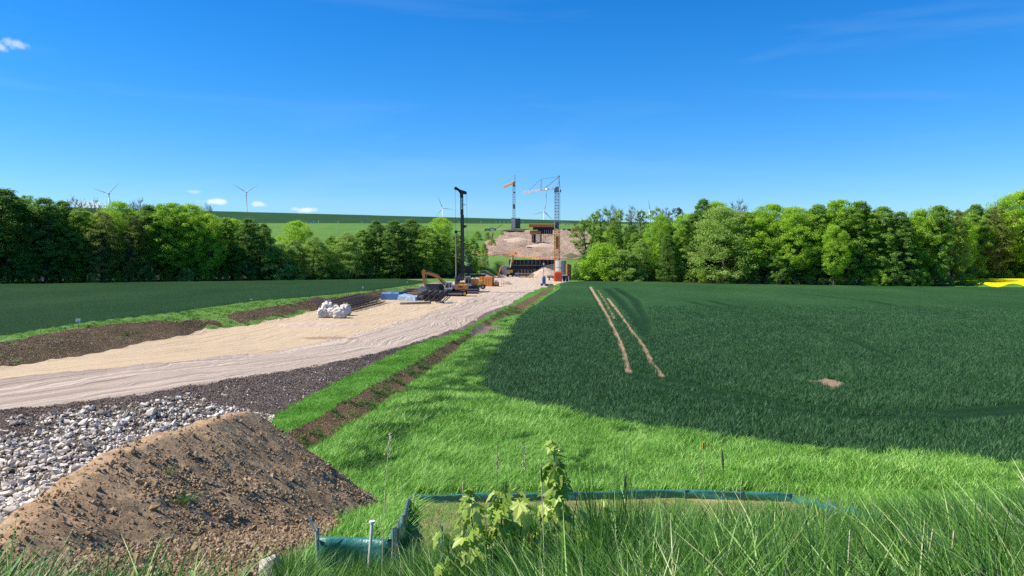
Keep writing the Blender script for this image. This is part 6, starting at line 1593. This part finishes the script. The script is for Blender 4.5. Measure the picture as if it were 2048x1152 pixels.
# ---------------------------------------------------------------- white sacks
def sack(label, px, py, w_, h, seed, tilt=0, rz=0, open_=False, y=None):
    x, y, z = hit(px, py); bm = bmesh.new(); bmesh.ops.create_icosphere(bm, subdivisions=4, radius=1.0)
    for v in bm.verts:
        c = v.co.copy(); m_ = max(abs(c.x), abs(c.y), abs(c.z)); c = c.lerp(c / m_, .55)
        f_ = .11 * math.sin(c.x * 7 + seed) * math.sin(c.z * 6 + seed * 2) + .08 * math.sin(c.y * 11 + c.z * 9 + seed) + .05 * math.sin(17 * c.x + 13 * c.z) + .05 * math.sin(23 * c.y - 15 * c.z + seed)
        c *= 1 + f_
        if c.z > .4: c.x *= 1 - .35 * (c.z - .4); c.y *= 1 - .3 * (c.z - .4)
        if open_ and (c - Vector((-.1, -1, 0))).length < .75: c.y += .6 * (1 - (c - Vector((-.1, -1, 0))).length / .75)
        v.co = Vector((c.x * w_ / 2, c.y * w_ / 2, (c.z + .95) * h / 2))
    me = bpy.data.meshes.new('bulk_sack'); bm.to_mesh(me); bm.free(); me.materials.append(P_BAG)
    for p in me.polygons: p.use_smooth = True
    t = thing('bulk_sack', label, 'bulk sack', (x, y, z), rz, 'white bulk sacks on the sand pad'); t.rotation_euler.x = tilt
    link('sack_body', me, None, t)
    lp = MB()
    for s_ in (-1, 1): lp.path([(s_ * w_ * .2, 0, h * .92), (s_ * w_ * .28, .05, h * 1.1), (s_ * w_ * .12, .1, h * 1.12), (s_ * w_ * .08, .1, h * .93)], .03, 5)
    lp.build('lifting_loops', P_BAG, t)
sack('white bulk sack lying on its side with open mouth, leftmost of the group', 645, 635, 1.35, 1.45, 1, 0, .2, True)
sack('stained white bulk sack in the middle front of the group', 663, 635, 1.3, 1.4, 2.3, 0, -.2)
sack('large slumped white sack at the right front with grey shaded belly', 680, 636, 1.75, 1.6, 4.1, 0, .1)
sack('white sack behind the left two, standing higher', 655, 630, 1.7, 2.0, 5.7, 0, .4)
sack('white sack at the back right of the group', 691, 631, 1.4, 1.7, 7.9, 0, -.4)
sack('white sack behind the middle of the group', 671, 630, 1.3, 1.5, 9.3, 0, .9)

# ---------------------------------------------------------------- little signs along the left field
for px, pb, pt, lb, pl_ in [(157, 655, 637, 'white notice board on a short post, nearest stake on the left field edge', 1), (503, 605, 597, 'small white tagged stake, second nearest on the left field edge', .6), (726, 584, 573, 'thin white tagged stake above the left rebar cages', .4), (815, 572, 563, 'thin pale stake near the timber stack on the left field edge', .3)]:
    x, y, z = hit(px, pb); h = at(px, pt, y)[2] - z; t = thing('field_stake', lb, 'stake', (x, y, z))
    MB().box((0, 0, h / 2), (.06, .05, h)).build('stake', P_WOOD, t); MB().box((0, -.05, h * .82), (.42 * pl_ + .06, .02, h * .34)).build('board', P_SIGN, t)
    if pl_ == 1:
        for k in range(2): MB().box((0, -.064, h * .86 - .12 * k), (.26, .004, .03)).build('writing_line', P_DARK, t)
for px, ptp, y, lb in [(1407, 886, 33, 'red marker stick in the meadow at the edge of the wheat'), (1903, 1006, 14, 'red tipped marker stick at the far right of the slope')]:
    x, _, zt = at(px, ptp, y); zb = gz(x, y); h = max(.5, zt - zb); t = thing('marker_stick', lb, 'marker stick', (x, y, zb)); MB().tube((0, 0, -.1), (0, 0, h), .018, 6).build('stick', P_WOOD, t); MB().box((0, 0, h - .12), (.06, .05, .26)).build('red_tip', P_REDM, t)

# ---------------------------------------------------------------- green barrier sheet round the plot
def barrier():
    t = thing('amphibian_barrier', 'low dark green plastic sheet barrier fencing the plot on the slope', 'barrier', (0, 0, 0))
    runs = [  # (x, y) corners, near wing, left side, far side, right side, near side
        [(-2.35, 8.9), (-1.9, 9.0), (-1.45, 8.9)], [(-1.45, 8.9), (-1.9, 13), (-3.1, 22), (-3.95, 30.6)],
        [(-3.95, 30.6), (1.5, 30.9), (6.8, 31.3), (11.7, 30.8)], [(11.7, 30.8), (9.4, 22), (7.3, 14.5), (6.6, 12.3)],
        [(-.9, 9.3), (.2, 9.1), (2.4, 9.6)], [(2.4, 9.6), (4.5, 10.8), (6.6, 12.3)]]
    for ri, run in enumerate(runs):
        pts = []
        for a, b in zip(run[:-1], run[1:]):
            m_ = max(3, int(math.dist(a, b) / .16))
            for k in range(m_): pts.append((a[0] + (b[0] - a[0]) * k / m_, a[1] + (b[1] - a[1]) * k / m_))
        pts.append(run[-1]); V, F_ = [], []; n = len(pts); rows_ = 6
        s_ = 0
        for i, (x, y) in enumerate(pts):
            dx, dy = (pts[min(i + 1, n - 1)][0] - pts[max(i - 1, 0)][0], pts[min(i + 1, n - 1)][1] - pts[max(i - 1, 0)][1]); L_ = math.hypot(dx, dy) or 1; nx, ny = -dy / L_, dx / L_
            zb = gz(x, y) - .08; hh_ = (.42 if ri == 0 else .48) + .02 * math.sin(i * .3 + ri) - .07 * abs(math.sin(i * .16 + ri * 2)) + (.06 if ri in (0, 1) else 0)
            for k in range(rows_):
                f = k / (rows_ - 1); off = .035 * math.sin(i * .35 + k * .9 + ri) * math.sin(f * 3) + .012 * math.sin(i * 1.7 + k * 2)
                V.append((x + nx * off, y + ny * off, zb + hh_ * f))
            V.append((x + nx * .045, y + ny * .045, zb + hh_ + .008)); V.append((x + nx * .06, y + ny * .06, zb + hh_ - .05))
        m_ = rows_ + 2
        for i in range(n - 1):
            for k in range(m_ - 1): F_.append([i * m_ + k, (i + 1) * m_ + k, (i + 1) * m_ + k + 1, i * m_ + k + 1])
        o = MB().add(V, F_).build('plastic_sheet', P_BAR, t, True); o.modifiers.new('sheet_thickness', 'SOLIDIFY').thickness = .004
        for i in range(0, n, 9 if ri < 2 else 14):
            x, y = pts[i]; MB().tube((x, y - .02, gz(x, y) - .2), (x + .02, y - .03, gz(x, y) + .55), .014, 6).build('stake', P_GREY, t)
    MB().path([(-2.35, 8.88, gz(-2.35, 8.9) - .1), (-2.36, 8.86, gz(-2.35, 8.9) + .5), (-2.44, 8.84, gz(-2.35, 8.9) + .68)], .014).build('stake', P_WHITE, t)
    MB().tube((-1.72, 8.8, gz(-1.7, 8.8)), (-1.66, 8.75, gz(-1.7, 8.8) + .62), .02, 8).disc((-1.66, 8.75, gz(-1.7, 8.8) + .63), .035, .02, 10, 'Z').build('stake', P_WHITE, t)
barrier()
# pale slab half hidden in the grass below the heap
x, y = (532 - 1024) / 1500 * 8.3, 8.3
o = link('stone_slab', rock_proto('slab', 71, M_STONE, .3, 16, .6).data); o.location = (x, y, gz(x, y) + .08); o.scale = (.17, .3, .22); o.rotation_euler = (1.0, .1, .4); tag(o, 'pale flat stone leaning in the grass below the soil heap', 'stone slab')

# ---------------------------------------------------------------- wind turbines
def turbine(label, px, py, pbase, mpp_len, a0, y, face=0.0):
    x, _, zh = at(px, py, y); zb = gz(x, y) - 2; t = thing('wind_turbine', label, 'wind turbine', (x, y, zb)); h = zh - zb
    MB().tube((0, 0, 0), (0, 0, h - 2), 2.3, 14, 1.5).build('tower', P_TURB, t, True)
    MB().box((0, 1.5, h), (4, 11, 4), ch=.8).build('nacelle', P_TURB, t); hub = MB().tube((0, -4.3, h), (0, -7, h), 1.9, 12, .9).build('hub', P_TURB, t, True)
    L_ = mpp_len * y / 1500.
    for k in range(3):
        a = R(a0 + 120 * k); d = Vector((math.sin(a) * math.cos(face), math.sin(a) * math.sin(face), math.cos(a))); sd_ = Vector((math.cos(a), 0, -math.sin(a))); V = []
        pf = [(0, 1.0, 1.0), (.08, 1.1, .9), (.2, 2.1, .6), (.5, 1.4, .35), (.8, .8, .2), (1, .15, .08)]
        for f, w_, th in pf:
            c = Vector((0, -5.6, h)) + d * (L_ * f)
            V += [c - sd_ * w_ * .9, c + Vector((0, -th, 0)), c + sd_ * w_ * 1.1, c + Vector((0, th, 0))]
        F_ = [[0, 1, 2, 3]]
        for i in range(len(pf) - 1):
            for q in range(4): F_.append([i * 4 + q, i * 4 + (q + 1) % 4, (i + 1) * 4 + (q + 1) % 4, (i + 1) * 4 + q])
        F_.append([20, 21, 22, 23]); MB().add(V, F_).build('blade', P_TURB, t)
turbine('leftmost wind turbine rising behind the left tree belt', 218, 387, 415, 33, 47, 3000)
turbine('wind turbine second from the left, standing free above the ridge', 493, 384, 421, 31, 60, 3000)
turbine('small wind turbine behind the ridge just left of the drill mast', 885, 416, 432, 24, -22, 3600)
turbine('white wind turbine on the ridge between the two cranes', 1088, 423, 444, 24, 14, 3300)
turbine('wind turbine half hidden by slender trees right of the cranes', 1299, 421, 450, 22, -8, 3300)
